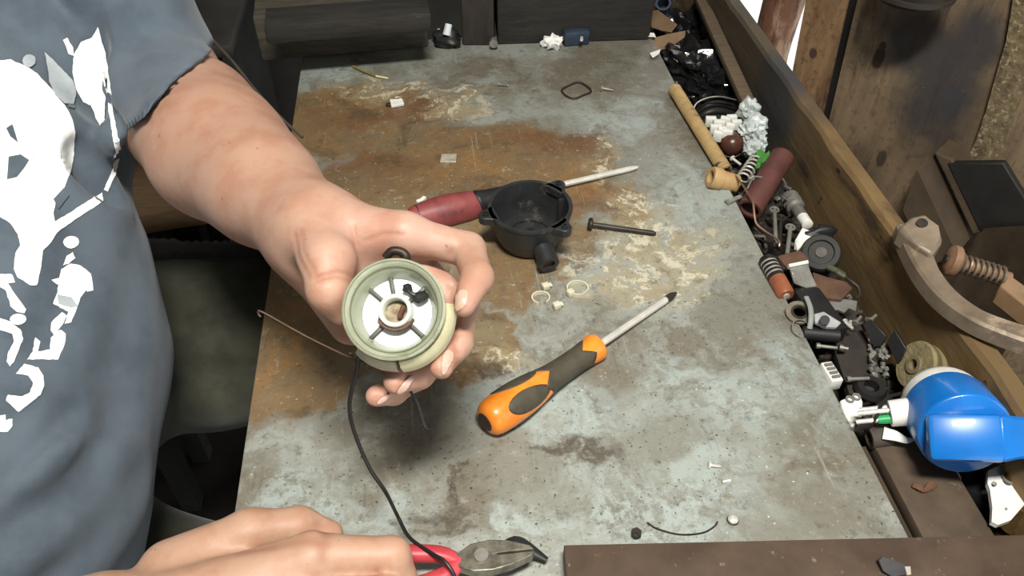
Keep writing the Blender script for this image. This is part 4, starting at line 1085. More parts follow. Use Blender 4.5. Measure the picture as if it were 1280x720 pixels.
for i in range(230):                       # crumbs nobody could count
    x, y = rnd.uniform(320, 1090), rnd.uniform(70, 660); p = P(x, y, .0004)
    if TX0 + .01 < p.x < TX1 - .006: MB_c.lump(p, (rnd.uniform(.0005, .0014), rnd.uniform(.0005, .0012), .0005), i, 1)
o = MB_c.build('metal_crumbs', mat('grey_crumbs', (150, 148, 136), (58, 54, 46), .6, .2, scale=90), origin=(0, 0, 0)); tag(o, 'tiny metal crumbs and chips scattered over the bench top', 'crumbs'); o['kind'] = 'stuff'

# ---- at the far end
t = thing('crumpled_paper', 'crumpled white scrap at the foot of the blackish beam', 'paper', tuple(P(692, 58, 0)))
for i, (x, y) in enumerate(((684, 53), (690, 48), (696, 52), (702, 46), (692, 56))):
    MB().lump(P(x, y, .007), (.009, .005, .006), i, 2, .5, 1.6).build('fold', M_WHITEP, t)
t = thing('blue_fitting', 'small dark blue fitting against the blackish beam', 'fitting', tuple(P(722, 50, 0)))
MB(Z(P(720, 46, .010), 5)).box((0, 0, 0), (.034, .014, .020), ch=.003).build('body', mat('dark_blue_plastic', (44, 58, 74), (34, 44, 58), .5, scale=50), t); MB().cyl(P(727, 47, .016), P(727, 50, .016), .002).build('stud', M_STEEL, t)
tag(MB().tube([P(741, 49, .002), P(752, 48, .003), P(763, 48, .002), P(775, 47, .002)], [.0012, .0016, .0012, .002], 7, 3).build('twig', M_RUST), 'short dark twig lying before the blackish beam', 'twig')
t = thing('ball_stud', 'small round pale stud head on the foot of the brown upright timber', 'stud', tuple(P(617, 52, .006)))
MB().cyl(P(617, 55, .010), P(617, 51, .010), .0055, .0045, 18).build('head', M_DULL, t); MB().cyl(P(617, 51, .010), P(617, 49, .010), .003).build('shank', M_DULL, t)
t = thing('rubber_boot', 'black rubber boot with a bright bolt between the timbers', 'rubber boot', tuple(P(558, 54, 0)))
MB().lump(P(558, 47, .010), (.020, .016, .011), 8, 3, .3).build('cap', M_BLACK, t); MB().cyl(P(558, 44, .018), P(561, 30, .030), .005, .0045, 14).build('bolt', mat('blue_white_metal', (190, 200, 204)), t); MB().cyl(P(545, 42, .012), P(549, 38, .013), .003, n=10).build('stub', M_STEEL, t)

# ---- behind the man's arm
b = MB(); b.tube([D(256, 36, .86), D(266, 50, .85), D(290, 76, .83), D(322, 116, .80), D(350, 146, .78), D(378, 172, .77)], .0016, 6, 5)
t = thing('frayed_cord', 'thin frayed dark cord hanging behind the bent arm', 'cord', tuple(P(378, 172, 0)))
b.build('strand', mat('brown_cord', (74, 62, 54), (50, 42, 36), .8, scale=80), t); MB().tube([D(254, 33, .86), D(257, 38, .86), D(262, 46, .855)], [.0016, .0034, .0014], 8, 3).build('tip', mat('cord_tip', (190, 182, 180)), t)
pk = P(160, 296, -.10) + Vector((0, .055, 0))
pw = thing('wooden_stool', 'pale wooden stool top behind the dark trousers', 'stool', (pk.x, pk.y + .06, FZ))
MB(Z((pk.x - .03, pk.y + .055, -.115), 8)).box((0, 0, 0), (.22, .15, .03), ch=.004).build('seat', mat('tan_wood', (224, 188, 146), (200, 164, 122), .6, scale=20, stretch=(1, 8, 8)), pw)
for dx_ in (-.09, .07):
    for dy_ in (0, .10): MB().box((pk.x - .02 + dx_, pk.y + dy_, (FZ - .13) / 2), (.03, .03, -FZ - .13)).build('leg', M_DARKWOOD2, pw, smooth=False)
tag(MB(Z((pk.x - .03, pk.y + .110, -.064), 8)).box((0, 0, 0), (.20, .06, .065), ch=.022).build('leather_pad', mat('brown_leather', (120, 104, 92), (94, 80, 70), .5, scale=30, bump=.3)), 'brown leather pad on the pale stool behind the trousers', 'pad')

# ================================================================== scrap in the trough, far end to near end
M_CARD = mat('brown_card', (128, 104, 78), (104, 84, 62), .8, scale=40)
M_MAROON = mat('maroon_rubber', (96, 60, 54), (76, 46, 42), .55, scale=40)
M_GREYP = mat('grey_plastic', (120, 120, 114), (98, 98, 92), .5, scale=50)
M_FOIL = mat('clear_foil', (176, 176, 168), (136, 136, 128), .18, .45, scale=60, bump=.6, bscale=120)
M_BRPLATE = mat('rusty_plate', (98, 72, 54), (76, 54, 42), .8, scale=60, bump=.4)
M_DKPLATE = mat('charred_board', (52, 46, 40), (38, 34, 30), .75, scale=60, bump=.3, c3=(120, 112, 98), s3=200, t3=.74)
def plate(name, pts, z, th, m, label, cat, bevel=.0006, parent=None, origin=None):
    b = MB().prism(PP(pts, z), th); o = b.build(name, m, parent, bevel=bevel)
    if parent is None: tag(o, label, cat)
    return o

# earth and swarf under everything: a heaped bed nobody could count
bed = MB(); nx, ny = 14, 110; rnd = random.Random(3); v = []; f = []
for i in range(ny + 1):
    for j in range(nx + 1):
        x = .301 + .0845 * j / nx; y = .315 + .85 * i / ny
        v.append((x, y, -.046 + .010 * math.sin(y * 41 + x * 30) + .007 * math.sin(y * 97 - x * 120) + rnd.uniform(-.004, .004)))
for i in range(ny):
    for j in range(nx): f.append((i * (nx + 1) + j, i * (nx + 1) + j + 1, (i + 1) * (nx + 1) + j + 1, (i + 1) * (nx + 1) + j))
bed.add(v, f); o = bed.build('swarf_bed', mat('oily_swarf', (58, 50, 42), (30, 27, 24), .8, scale=70, bump=.8, bscale=200, c3=(112, 106, 96), s3=170, t3=.66), origin=(.34, .7, -.065)); o['kind'] = 'stuff'; tag(o, 'dark oily dirt and swarf heaped along the trough', 'swarf'); o['kind'] = 'stuff'
bits = MB()
for i in range(420):
    y = rnd.uniform(.32, 1.1); x = rnd.uniform(.305, .383); c = Vector((x, y, -.034 + rnd.uniform(-.004, .006))); a = rnd.uniform(0, 180)
    bits.m = Z(c, a) @ Matrix.Rotation(rnd.uniform(-.6, .6), 4, 'X')
    k = rnd.random()
    if k < .5: bits.box((0, 0, 0), (rnd.uniform(.003, .014), rnd.uniform(.002, .006), rnd.uniform(.001, .003)))
    elif k < .8: bits.cyl((-.005, 0, 0), (rnd.uniform(.002, .010), 0, 0), rnd.uniform(.0006, .0014), n=6)
    else: bits.lump((0, 0, 0), (rnd.uniform(.002, .005), rnd.uniform(.002, .004), .002), i, 1)
bits.m = Matrix()
o = bits.build('scrap_bits', mat('mixed_scrap', (122, 118, 110), (36, 33, 30), .5, .35, scale=55, spread=.25), origin=(.34, .7, -.05)); tag(o, 'uncountable small metal and plastic bits filling the trough', 'scrap'); o['kind'] = 'stuff'

# --- far end
plate('card_piece', [(812, 14, .0), (822, 12, .01), (846, 30, .012), (838, 40, .006), (826, 38, 0), (814, 34, -.004)], 0, .002, M_CARD, 'bent brown card piece uppermost at the far end of the trough', 'card')
plate('card_piece', [(806, 50, -.004), (836, 42, .006), (857, 38, .010), (856, 46, .006), (838, 58, .0), (812, 66, -.006)], 0, .002, M_CARD, 'longer brown card strip lying across the far end of the trough', 'card')
plate('paper_scrap', [(806, 40), (818, 41), (820, 46), (808, 45)], .006, .001, M_WHITEP, 'tiny white paper scrap between the two card pieces', 'paper')
plate('paper_scrap', [(812, 66), (826, 61), (824, 67), (816, 72)], .004, .001, M_WHITEP, 'small white paper scrap below the long card strip', 'paper')
t = thing('black_bag', 'crumpled glossy black bag at the far end of the trough', 'bag', tuple(P(870, 85, -.05)))
M_GLOSS = mat('glossy_black_film', (26, 26, 27), (18, 18, 19), .16, scale=60, bump=.8, bscale=70, spec=.8)
b = MB(); b.lump(P(862, 82, -.02), (.042, .050, .026), 2, 4, .32, 2.2); b.build('body', M_GLOSS, t, angle=25)
MB().lump(P(888, 108, -.022), (.030, .034, .022), 6, 4, .35, 2.4).build('fold', M_GLOSS, t, angle=25)
MB().lump(P(848, 40, -.03), (.034, .04, .024), 9, 4, .3, 2).build('fold', M_GLOSS, t, angle=25)
tag(MB().cyl(P(829, 4, .012), P(829, 14, -.005), .011, .011, 18, hole=.008).build('pipe_end', mat('dark_blue_plastic', (44, 58, 74))), 'short dark blue pipe end at the very far end of the trough', 'pipe')
tag(MB().tube([P(866, 137, .0), P(872, 128, .006), P(886, 122, .010), P(902, 121, .010), P(920, 125, .002)], .0009, 8, 5).build('steel_wire', M_DULL), 'arched bright wire over the black cables', 'wire')
for i, (dy, l) in enumerate(((0, 'uppermost of the black cables under the arched wire'), (9, 'middle one of the black cables under the arched wire'), (18, 'lowest of the black cables under the arched wire'))):
    tag(MB().tube([P(868 + i * 3, 142 + dy, -.02), P(884, 132 + dy, -.008), P(902, 130 + dy, -.008), P(924, 137 + dy, -.02)], .0042, 10, 5).build('cable', M_BLACK), l, 'cable', 'black cables in the trough')
# lath along the board
a, c = P(872, -8, .02), P(936, 132, .004); b = MB(frame((a + c) / 2, c - a)); b.box((0, 0, 0), ((c - a).length, .016, .010), ch=.002)
tag(b.build('wooden_lath', mat('brown_lath', (98, 84, 66), (78, 66, 52), .75, scale=30, stretch=(1, 8, 8))), 'narrow brown wooden lath leaning along the side board', 'lath')
# corrugated hose
hs = thing('corrugated_hose', 'beige corrugated hose with a plain socket along the bench edge', 'hose', tuple(P(880, 170, 0)))
a, c = P(843, 111, .0075), P(907, 214, .0075); L_ = (c - a).length; pr = [(.0052, 0)]; k = int(L_ / .0042)
for i in range(k): pr += [(.0062, L_ * (i + .1) / k), (.0076, L_ * (i + .3) / k), (.0076, L_ * (i + .65) / k), (.0062, L_ * (i + .85) / k)]
pr += [(.0062, L_), (.004, L_), (.004, 0)]
M_HOSE = mat('beige_hose', (172, 146, 98), (144, 120, 80), .55, scale=40, c3=(112, 92, 62), s3=40, t3=.64)
MB(frame(a, c - a)).lathe(pr, 24, loop=True).build('tube', M_HOSE, hs)
a, c = P(893, 223, .0095), P(917, 220, .004); c = P(920, 238, .002)
M_SOCK = mat('tan_socket', (186, 154, 108), (160, 130, 88), .5, scale=40)
MB(frame(P(888, 221, .011), P(924, 231, .0) - P(888, 221, .011))).lathe([(.0068, 0), (.0105, 0), (.0112, .0015), (.0112, .011), (.0100, .012), (.0098, .030), (.0068, .030)], 26, loop=True).build('socket', M_SOCK, hs)
MB().tube([P(893, 208, .010), P(900, 204, .012), P(910, 208, .012), P(914, 214, .010)], .0016, 8, 3).build('clamp_wire', M_DARKST, hs)
# white terminal strips
ts = thing('terminal_strip', 'white plastic terminal strip with stepped blocks in the trough', 'terminal strip', tuple(P(905, 160, -.03)))
rnd = random.Random(5)
for i, (x, y) in enumerate(((888, 152), (898, 156), (894, 162), (906, 152), (914, 150), (902, 165), (912, 160), (920, 156), (897, 170), (908, 168))):
    MB(Z(P(x, y, .004), rnd.uniform(-25, 0))).box((0, 0, 0), (rnd.uniform(.009, .013), .0065, .012), ch=.001).build('block', M_WHITEP, ts)
cp = thing('crumpled_wrapper', 'crumpled white wrapper standing against the side board', 'wrapper', tuple(P(935, 175, -.03)))
for i, (x, y, rx, ry, rz) in enumerate(((936, 140, .012, .012, .016), (944, 158, .012, .014, .014), (934, 165, .010, .010, .012), (948, 178, .008, .012, .012), (940, 186, .009, .008, .010))):
    MB().lump(P(x, y, .006), (rx, ry, rz), 20 + i, 3, .30, 2.0).build('fold', mat('pale_wrapper', (206, 214, 212), (150, 158, 156), .45, scale=60), cp, angle=20)
t = thing('brown_knob', 'glossy reddish brown knob below the white terminal strip', 'knob', tuple(P(915, 185, -.03)))
MB().lathe([(0, .0), (.012, 0), (.0135, .006), (.012, .013), (.006, .018), (0, .019)], 24, frame(P(914, 184, -.012), (-.2, -.3, 1))).build('cap', mat('brown_bakelite', (84, 52, 40), (66, 40, 32), .3, scale=40), t); MB().ring(P(914, 184, -.008), (-.2, -.3, 1), .0138, .001).build('collar', M_DARKST, t)
# screws, spring, leaf
tt2 = thing('coil_spring', 'bright coil spring lying before the maroon tube', 'spring', tuple(P(940, 213, -.02)))
def coil(a, b_, r, turns, wr, name, m, parent):
    M = frame(a, b_ - a); L = (b_ - a).length; return MB(M).tube([(L * i / (turns * 12), r * math.cos(2 * math.pi * i / 12), r * math.sin(2 * math.pi * i / 12)) for i in range(turns * 12 + 1)], wr, 6, 1).build(name, m, parent)
coil(P(928, 224, .0), P(946, 198, .002), .0065, 6, .0011, 'wire_coil', M_STEEL, tt2); MB().cyl(P(930, 222, .0), P(944, 201, .002), .0035).build('core', M_DARKST, tt2)
for i, (x0, y0, x1, y1, l) in enumerate(((914, 197, 926, 206, 'bright short screw between hose and coil spring'), (940, 222, 954, 236, 'bright screw lying below the coil spring'))):
    t = thing('machine_screw', l, 'screw', tuple(P(x0, y0, -.02))); a, c = P(x0, y0, .002), P(x1, y1, 0); M = frame(a, c - a); MB(M).lathe([(0, 0), (.0034, .0006), (.0034, .0026), (.0016, .003)], 14).build('head', M_STEEL, t); MB(M).lathe([(.0016, .0028), (.0016, (c - a).length), (0, (c - a).length)], 10).build('shank', M_STEEL, t)
t = thing('green_leaf', 'small bright green leaf beside the maroon tube', 'leaf', tuple(P(954, 196, -.01)))
for i, pts in enumerate(([(944, 190), (952, 186), (957, 192), (962, 188), (962, 198), (954, 203), (946, 202), (948, 196)], [(946, 203), (952, 202), (950, 209), (945, 210)])):
    MB().prism(PP(pts, .008), .0012).build('blade', mat('leaf_green', (70, 138, 56), (52, 110, 42), .5, scale=60), t)
# maroon tube
a, c = P(937, 262, -.002), P(978, 196, .016); mt = thing('maroon_tube', 'maroon rubber tube lying across the trough', 'tube', tuple(P(955, 235, -.03)))
MB(frame(a, c - a)).lathe([(.0095, 0), (.0125, 0), (.0125, (c - a).length), (.0095, (c - a).length)], 24, loop=True).build('sleeve', M_MAROON, mt)
MB(frame(a, c - a)).lathe([(0, .004), (.0096, .004), (.0096, .006), (0, .006)], 18).build('bung', M_DARKST, mt)
tag(MB().tube([P(914, 214, .010), P(926, 228, .014), P(934, 240, .016), P(941, 252, .016), P(943, 268, .010), P(946, 280, .004), P(958, 290, .0), P(969, 297, .0), P(974, 303, .002), P(974, 308, 0)], .0011, 8, 5).build('copper_wire', mat('dull_copper', (150, 120, 100), (124, 96, 80), .4, .6, scale=60)), 'bent dull copper wire hanging over the maroon tube', 'wire')
tag(MB().tube([P(934, 236, .014), P(939, 226, .018), P(944, 221, .018), P(958, 222, .016), P(972, 220, .014), P(980, 226, .008), P(983, 236, .0)], .001, 8, 5).build('galvanised_wire', M_DULL), 'looped grey wire on top of the maroon tube', 'wire')
t = thing('tin_bracket', 'folded bright tin bracket between hose socket and maroon tube', 'bracket', tuple(P(916, 252, -.02)))
MB().prism(PP([(906, 250, .004), (926, 243, .002), (929, 246, .002), (911, 254, .004)]), .0014).build('flange', M_FOIL, t); MB().prism(PP([(906, 250, .004), (911, 253, .004), (918, 262, -.006), (912, 264, -.006)]), .0014).build('flange', M_FOIL, t)
# plug with a steel coil
t = thing('spark_plug', 'grey metal plug body with rings and a white tip in the trough', 'plug', tuple(P(1000, 268, -.03)))
a, c = P(986, 246, -.002), P(1010, 282, .002); L_ = (c - a).length
MB(frame(a, c - a)).lathe([(0, 0), (.007, 0), (.0095, .002), (.0095, .006), (.007, .007), (.0095, .009), (.0095, .012), (.007, .013), (.0090, .015), (.0090, .019), (.006, .021), (.006, L_ * .72), (0, L_ * .72)], 24).build('body', M_DULL, t)
MB(frame(a, c - a)).lathe([(0, L_ * .7), (.0055, L_ * .7), (.0055, L_ * .98), (.003, L_), (0, L_)], 18).build('insulator', M_WHITEP, t)
MB().tube([P(984, 250, .006), P(975, 243, .008), P(981, 236, .008), P(988, 240, .006)], .0012, 7, 4).build('lead', M_BLACK, t)
for i, (x0, y0, x1, y1, m, l) in enumerate(((968, 262, 970, 306, M_DULL, 'upright thin grey rod in the trough left of the plug'), (976, 272, 974, 312, M_DARKST, 'dark thin rod beside the plug body'), (988, 284, 984, 318, M_GREYP, 'short grey plastic strip under the plug'))):
    t = thing('metal_rod', l, 'rod', tuple(P(x0, y0, -.02))); a, c = P(x0, y0, -.004), P(x1, y1, -.008); MB().cyl(a, c, .0022, n=10).build('shank', m, t); MB().ring(a, (0, 0, 1), .004, .0012, 16, 6).build('eye', m, t)
# white cup and black disc
t = thing('white_cup', 'white folded plastic cup leaning in the trough', 'cup', tuple(P(1005, 300, -.03)))
MB().prism(PP([(994, 300, .004), (1003, 284, .010), (1017, 290, .010), (1021, 300, .006), (1006, 305, .004), (996, 314, -.002)]), .003).build('side', M_WHITEP, t, bevel=.001); MB().prism(PP([(994, 300, .004), (998, 302, .004), (998, 313, -.004), (993, 312, -.004)]), .003).build('fold', M_WHITEP, t)
t = thing('rubber_pulley', 'black rubber pulley half buried below the white cup', 'pulley', tuple(P(1024, 320, -.03)))
M_ = frame(P(1026, 318, .0), (-.35, -.45, .8)); MB(M_).lathe([(.004, -.007), (.0165, -.008), (.0185, -.004), (.0185, .004), (.0165, .008), (.012, .0085), (.011, .006), (.004, .006)], 30, loop=True).build('tyre', mat('matte_rubber', (48, 48, 44), (36, 36, 33), .7, scale=50), t); MB(M_).lathe([(.0, -.006), (.005, -.006), (.005, .0075), (0, .0075)], 18).build('hub', M_DARKST, t)
MB().cyl(P(1036, 334, .002), P(1056, 344, .004), .0035, .0025, 12).build('axle', mat('olive_plastic', (70, 74, 54)), t)
tag(MB().lump(P(1026, 292, .006), (.014, .008, .008), 31, 3, .3).build('rubber_stopper', M_BLACK), 'black rubber stopper against the side board above the pulley', 'stopper')
t = thing('clip_lead', 'small dark metal clip hanging above the rusty plate', 'clip', tuple(P(1062, 352, -.01)))
MB().tube([P(1055, 345, .004), P(1064, 352, .004), P(1073, 360, .002), P(1074, 370, .0), P(1068, 372, .0)], .0016, 8, 4).build('hook', M_DARKST, t); MB().cyl(P(1046, 340, .006), P(1056, 346, .004), .0026, n=10).build('barrel', mat('olive_plastic', (70, 74, 54)), t)
plate('rusty_plate', [(972, 320), (1000, 312), (1010, 322), (1012, 334), (990, 338), (980, 330)], .004, .004, M_BRPLATE, 'small rust brown plate left of the black pulley', 'plate')
plate('rusty_plate', [(1016, 340), (1034, 346), (1058, 352), (1066, 360), (1052, 374), (1034, 372), (1020, 362)], .0, .004, M_BRPLATE, 'larger rust brown plate right of the clear sachet', 'plate')
t = thing('clear_sachet', 'shiny clear foil sachet standing before the rusty plates', 'sachet', tuple(P(1003, 344, -.02)))
MB().prism(PP([(986, 330, .012), (1010, 325, .012), (1013, 338, .008), (1022, 358, .0), (1008, 360, .0), (993, 354, .002)]), .003).build('pouch', M_FOIL, t, bevel=.001); MB().prism(PP([(986, 330, .0135), (1010, 325, .0135), (1011, 329, .0125), (987, 334, .0125)]), .004).build('seal', mat('white_foil', (206, 206, 200)), t)
bt = thing('battery', 'small battery with an orange end and a black striped sleeve', 'battery', tuple(P(972, 350, -.02)))
a, c = P(958, 324, .006), P(983, 370, .003); L_ = (c - a).length; M = frame(a, c - a)
MB(M).lathe([(0, 0), (.0070, 0), (.0076, .001), (.0076, L_ * .55), (0, L_ * .55)], 24).build('sleeve', M_BLACK, bt)
MB(M).lathe([(.0078, L_ * .55), (.0078, L_ - .003), (.0068, L_), (0, L_)], 24).build('shell', mat('copper_orange', (180, 112, 80), (150, 92, 66), .3, .4, scale=60), bt); MB(M).lathe([(.003, L_), (.003, L_ + .001), (0, L_ + .001)], 14).build('cap', M_STEEL, bt)
for q in (.12, .22, .32, .42): MB(M).lathe([(.0077, L_ * q), (.00785, L_ * (q + .01)), (.00785, L_ * (q + .03)), (.0077, L_ * (q + .04))], 24).build('band', mat('silver_band', (168, 164, 154), None, .4, .4), bt)
# black box with a grey fitting
t = thing('black_relay', 'black plastic relay box with a light grey fitting on it', 'relay', tuple(P(1025, 400, -.03)))
a, c = P(1010, 384, .004), P(1046, 404, .004); MB(frame((P(1010, 370, 0) + P(1040, 412, 0)) / 2, P(1040, 412, 0) - P(1010, 370, 0))).box((0, 0, -.006), (.052, .024, .022), ch=.002).build('case', M_BLACK, t)
MB().prism(PP([(1018, 392, .012), (1030, 389, .012), (1040, 396, .012), (1052, 403, .010), (1046, 409, .010), (1030, 408, .010), (1019, 402, .011)]), .004).build('fitting', mat('light_grey_plastic', (170, 172, 174), (146, 148, 150), .45, scale=60), t, bevel=.0008)
MB().cyl(P(1031, 400, .010), P(1031, 400, .019), .004, n=14).build('post', M_BLACK, t); MB().cyl(P(1004, 416, .0), P(1048, 420, .0), .006, n=14).build('roll', M_BLACK, t)
tag(MB().tube([P(1008, 371, .014), P(1013, 384, .014), P(1014, 398, .012), P(1012, 411, .006)], .0022, 8, 4, flat=.5).build('grey_strap', mat('grey_strap', (132, 136, 132))), 'narrow grey strap across the black relay box', 'strap')
t = thing('washer', 'large dull washer at the bench edge below the battery', 'washer', tuple(P(999, 390, -.01)))
MB().lathe([(.0055, -.0012), (.0115, -.0012), (.0115, .0012), (.0055, .0012)], 30, frame(P(999, 391, .004), (-.1, -.2, 1)), loop=True).build('disc', mat('pale_washer', (138, 130, 112), (108, 102, 88), .5, .4, scale=60), t); MB().lathe([(.0052, .0012), (.0072, .0012), (.0072, .0022), (.0052, .0022)], 24, frame(P(999, 391, .004), (-.1, -.2, 1)), loop=True).build('rim', M_DARKST, t)
tag(MB().ring(P(1002, 411, .003), (.2, -.4, 1), .0085, .0006, 28, 6).build('thin_ring', M_DULL), 'thin open wire ring just below the large washer', 'ring')
plate('grey_gasket', [(1036, 376), (1046, 372), (1060, 374), (1072, 376), (1070, 388), (1062, 384), (1056, 390), (1048, 386), (1042, 388)], -.004, .003, M_GREYP, 'scalloped grey gasket piece below the larger rusty plate', 'gasket')
plate('charred_board', [(1048, 412), (1076, 406), (1096, 446), (1104, 486), (1062, 492), (1044, 440)], -.012, .008, M_DKPLATE, 'dark charred flat board lying in the near part of the trough', 'board')
plate('black_shard', [(1078, 405, .004), (1088, 399, .012), (1108, 420, .008), (1102, 432, 0), (1092, 434, -.002)], 0, .003, M_BLACK, 'left of two black plastic shards against the side board', 'shard')
plate('black_shard', [(1108, 428, .004), (1118, 412, .016), (1133, 436, .010), (1126, 452, 0), (1122, 456, -.004)], 0, .003, M_BLACK, 'right black plastic shard against the side board by the disc', 'shard')
for i, (x0, y0, x1, y1, m, l) in enumerate(((1054, 401, 1066, 411, M_STEEL, 'bright small screw left of the black shards'), (1068, 405, 1076, 396, M_DULL, 'short dull screw beside the left black shard'), (1086, 402, 1095, 394, M_DULL, 'dull pin on top of the left black shard'))):
    t = thing('machine_screw', l, 'screw', tuple(P(x0, y0, -.02))); a, c = P(x0, y0, .002), P(x1, y1, .003); M = frame(a, c - a); MB(M).lathe([(0, 0), (.0030, .0006), (.0030, .0024), (.0015, .003)], 14).build('head', m, t); MB(M).lathe([(.0015, .0028), (.0015, (c - a).length), (0, (c - a).length)], 10).build('shank', m, t)
for i, (x0, y0, x1, y1, l) in enumerate(((1020, 432, 1046, 435, 'light pin left of the charred board'), (1049, 434, 1060, 436, 'short pin on the charred board'), (1058, 474, 1086, 473, 'bright flat pin at the near end of the charred board'))):
    t = thing('steel_pin', l, 'pin', tuple(P(x0, y0, -.02))); a, c = P(x0, y0, -.002), P(x1, y1, -.002); MB().cyl(a, c, .0016, n=10).build('shank', M_DULL, t); MB().cyl(a, a + (c - a).normalized() * .003, .0026, n=12).build('head', M_DULL, t)
nb = thing('foam_crumb_heap', 'heap of pale crumbs between the charred board and the shards', 'crumbs', tuple(P(1098, 446, -.02)))
bm_ = MB(); rnd = random.Random(9)
for i in range(40): bm_.lump(P(rnd.uniform(1088, 1116), rnd.uniform(430, 470), rnd.uniform(-.012, -.004)), rnd.uniform(.0015, .0035), i, 1)
o = bm_.build('crumb', M_GREYP, nb); o['kind'] = 'stuff'; nb['kind'] = 'stuff'
# connectors
cn = thing('white_connector', 'white plastic connector block at the bench edge', 'connector', tuple(P(1038, 468, -.02)))
a, c = P(1031, 456, .002), P(1046, 480, .002); M = frame((a + c) / 2, c - a); MB(M).box((0, 0, -.002), ((c - a).length, .010, .012), ch=.0012).build('body', M_WHITEP, cn)
for i in range(4): MB(M).box(((i - 1.5) * .0042, 0, .0045), (.0024, .0066, .002)).build('slot', M_GREYP, cn)
t = thing('white_block', 'white plastic block with round sockets under the blue coupler\'s pins', 'block', tuple(P(1062, 512, -.02)))
MB().prism(PP([(1050, 500), (1074, 490), (1079, 502), (1078, 520), (1066, 533), (1056, 520)], .0), .016).build('body', M_WHITEP, t, bevel=.0015)
for x, y in ((1062, 500), (1070, 497)): MB().lathe([(.002, 0), (.0034, 0), (.0034, .0016), (.002, .0016)], 16, frame(P(x, y, .0), (0, 0, 1)), loop=True).build('socket', M_GREYP, t)
tag(MB().cyl(P(1086, 548, .001), P(1112, 544, .003), .0085, .0080, 20, hole=.006).build('rubber_pipe', mat('dark_grey_rubber', (74, 66, 58), (56, 50, 44), .7, scale=50)), 'dark rubber pipe stub below the blue coupler\'s plug', 'pipe')
tag(MB().tube([P(1104, 541, .010), P(1120, 545, .011), P(1132, 550, .010), P(1142, 549, .009)], [.006, .0048, .003, .001], 10, 4, flat=.45).build('paper_wrap', M_WHITEP), 'crumpled white paper strip on the dark rubber pipe', 'paper')
tag(MB().lathe([(.006, 0), (.011, 0), (.013, .004), (.011, .008), (.006, .008)], 24, frame(P(1086, 490, -.012), (0, 0, 1)), loop=True).build('rubber_grommet', M_BLACK), 'black rubber grommet at the near end of the charred board', 'grommet')
# disc
dk = thing('grinding_disc', 'worn olive-beige grinding disc leaning on the side board', 'disc', tuple(P(1145, 470, -.02)))
M = frame(P(1146, 457, .008), (-.93, .10, .36))
M_DISC = mat('olive_abrasive', (136, 126, 92), (112, 102, 74), .9, scale=90, bump=.6, bscale=300)
MB(M).lathe([(.0045, -.0025), (.0195, -.0025), (.0205, 0), (.0195, .0025), (.0045, .0025)], 40, loop=True).build('wheel', M_DISC, dk)
MB(M).lathe([(.0045, .002), (.008, .002), (.0075, .0042), (.0045, .0042)], 24, loop=True).build('hub', mat('olive_hub', (112, 102, 76)), dk)
MB(M @ Matrix.Translation((-.008, .002, 0))).lathe([(.006, -.003), (.0200, -.003), (.0208, 0), (.0200, .003), (.006, .003)], 40, loop=True).build('backing', mat('olive_backing', (122, 112, 76), (98, 90, 60), .8, scale=60), dk)

# ---- blue coupler
cz = .022
bc = thing('blue_coupler', 'bright blue plastic coupler with a white collar and pin plug', 'coupler', tuple(P(1200, 545, -.01)))
M_BLUE = mat('bright_blue_plastic', (14, 108, 188), (10, 96, 172), .32, scale=30, coat=.3)
a, c = D(1176, 502, .600), D(1207, 543, .552); ax = (c - a).normalized(); L_ = (c - a).length
M = frame(a, ax)
MB(M).lathe([(.006, -.006), (.0235, -.006), (.0275, -.003), (.0290, .003), (.0292, .014), (.006, .014)], 44, loop=True).build('collar', M_WHITEP, bc)
MB(M).lathe([(.0289, .012), (.0302, .013), (.0306, .016), (.0308, L_ - .003), (.0300, L_ - .001), (.0288, L_), (0, L_ + .0005)], 56).build('body', M_BLUE, bc)
# the flat box-shaped outlet over its front, running off to the right
fr_ = c + ax * .0; e0, e1 = D(1160, 546, .545), D(1258, 548, .530); bx = (e1 - e0).normalized(); bn = (Vector((0, 0, CAM_H)) - (e0 + e1) / 2).normalized()
bw = (e1 - e0).length; bmx = frame(e0, bx, bn); hh_ = (D(1210, 517, .54) - D(1210, 576, .54)).length
b = MB(bmx); b.box((bw * .5, 0, -.011), (bw, hh_, .024), ch=.004); b.build('face_plate', M_BLUE, bc)
b = MB(bmx); x0_, x1_ = bw - .004, bw + .05
b.add([(x0_, -hh_ / 2, .001), (x0_, hh_ / 2, .001), (x0_, hh_ / 2, -.022), (x0_, -hh_ / 2, -.022), (x0_ + .012, -hh_ * .42, -.003), (x0_ + .012, hh_ * .46, -.003), (x0_ + .012, hh_ * .46, -.024), (x0_ + .012, -hh_ * .42, -.024), (x1_, -hh_ * .38, -.006), (x1_, hh_ * .42, -.006), (x1_, hh_ * .42, -.026), (x1_, -hh_ * .38, -.026)],
      [(0, 1, 2, 3), (0, 4, 5, 1), (1, 5, 6, 2), (2, 6, 7, 3), (3, 7, 4, 0), (4, 8, 9, 5), (5, 9, 10, 6), (6, 10, 11, 7), (7, 11, 8, 4), (11, 10, 9, 8)])
b.build('outlet', M_BLUE, bc, bevel=.0025)
a2, c2 = D(1160, 512, .585), D(1112, 517, .592); M2 = frame(a2, c2 - a2)
MB(M2).lathe([(0, 0), (.0100, 0), (.0104, .010), (.0096, (c2 - a2).length), (.0080, (c2 - a2).length + .0005), (.0076, (c2 - a2).length - .003), (0, (c2 - a2).length - .003)], 28).build('plug', M_WHITEP, bc)
for dy, dz, ln, m in ((-.0045, .002, .020, M_STEEL), (.0005, .0048, .022, M_STEEL), (.0045, .000, .024, M_STEEL)):
    p0 = M2 @ Vector(((c2 - a2).length - .004, dy, dz)); MB().cyl(p0, p0 + (c2 - a2).normalized() * (ln + .004), .0020, .0018, 12).build('pin', m, bc)
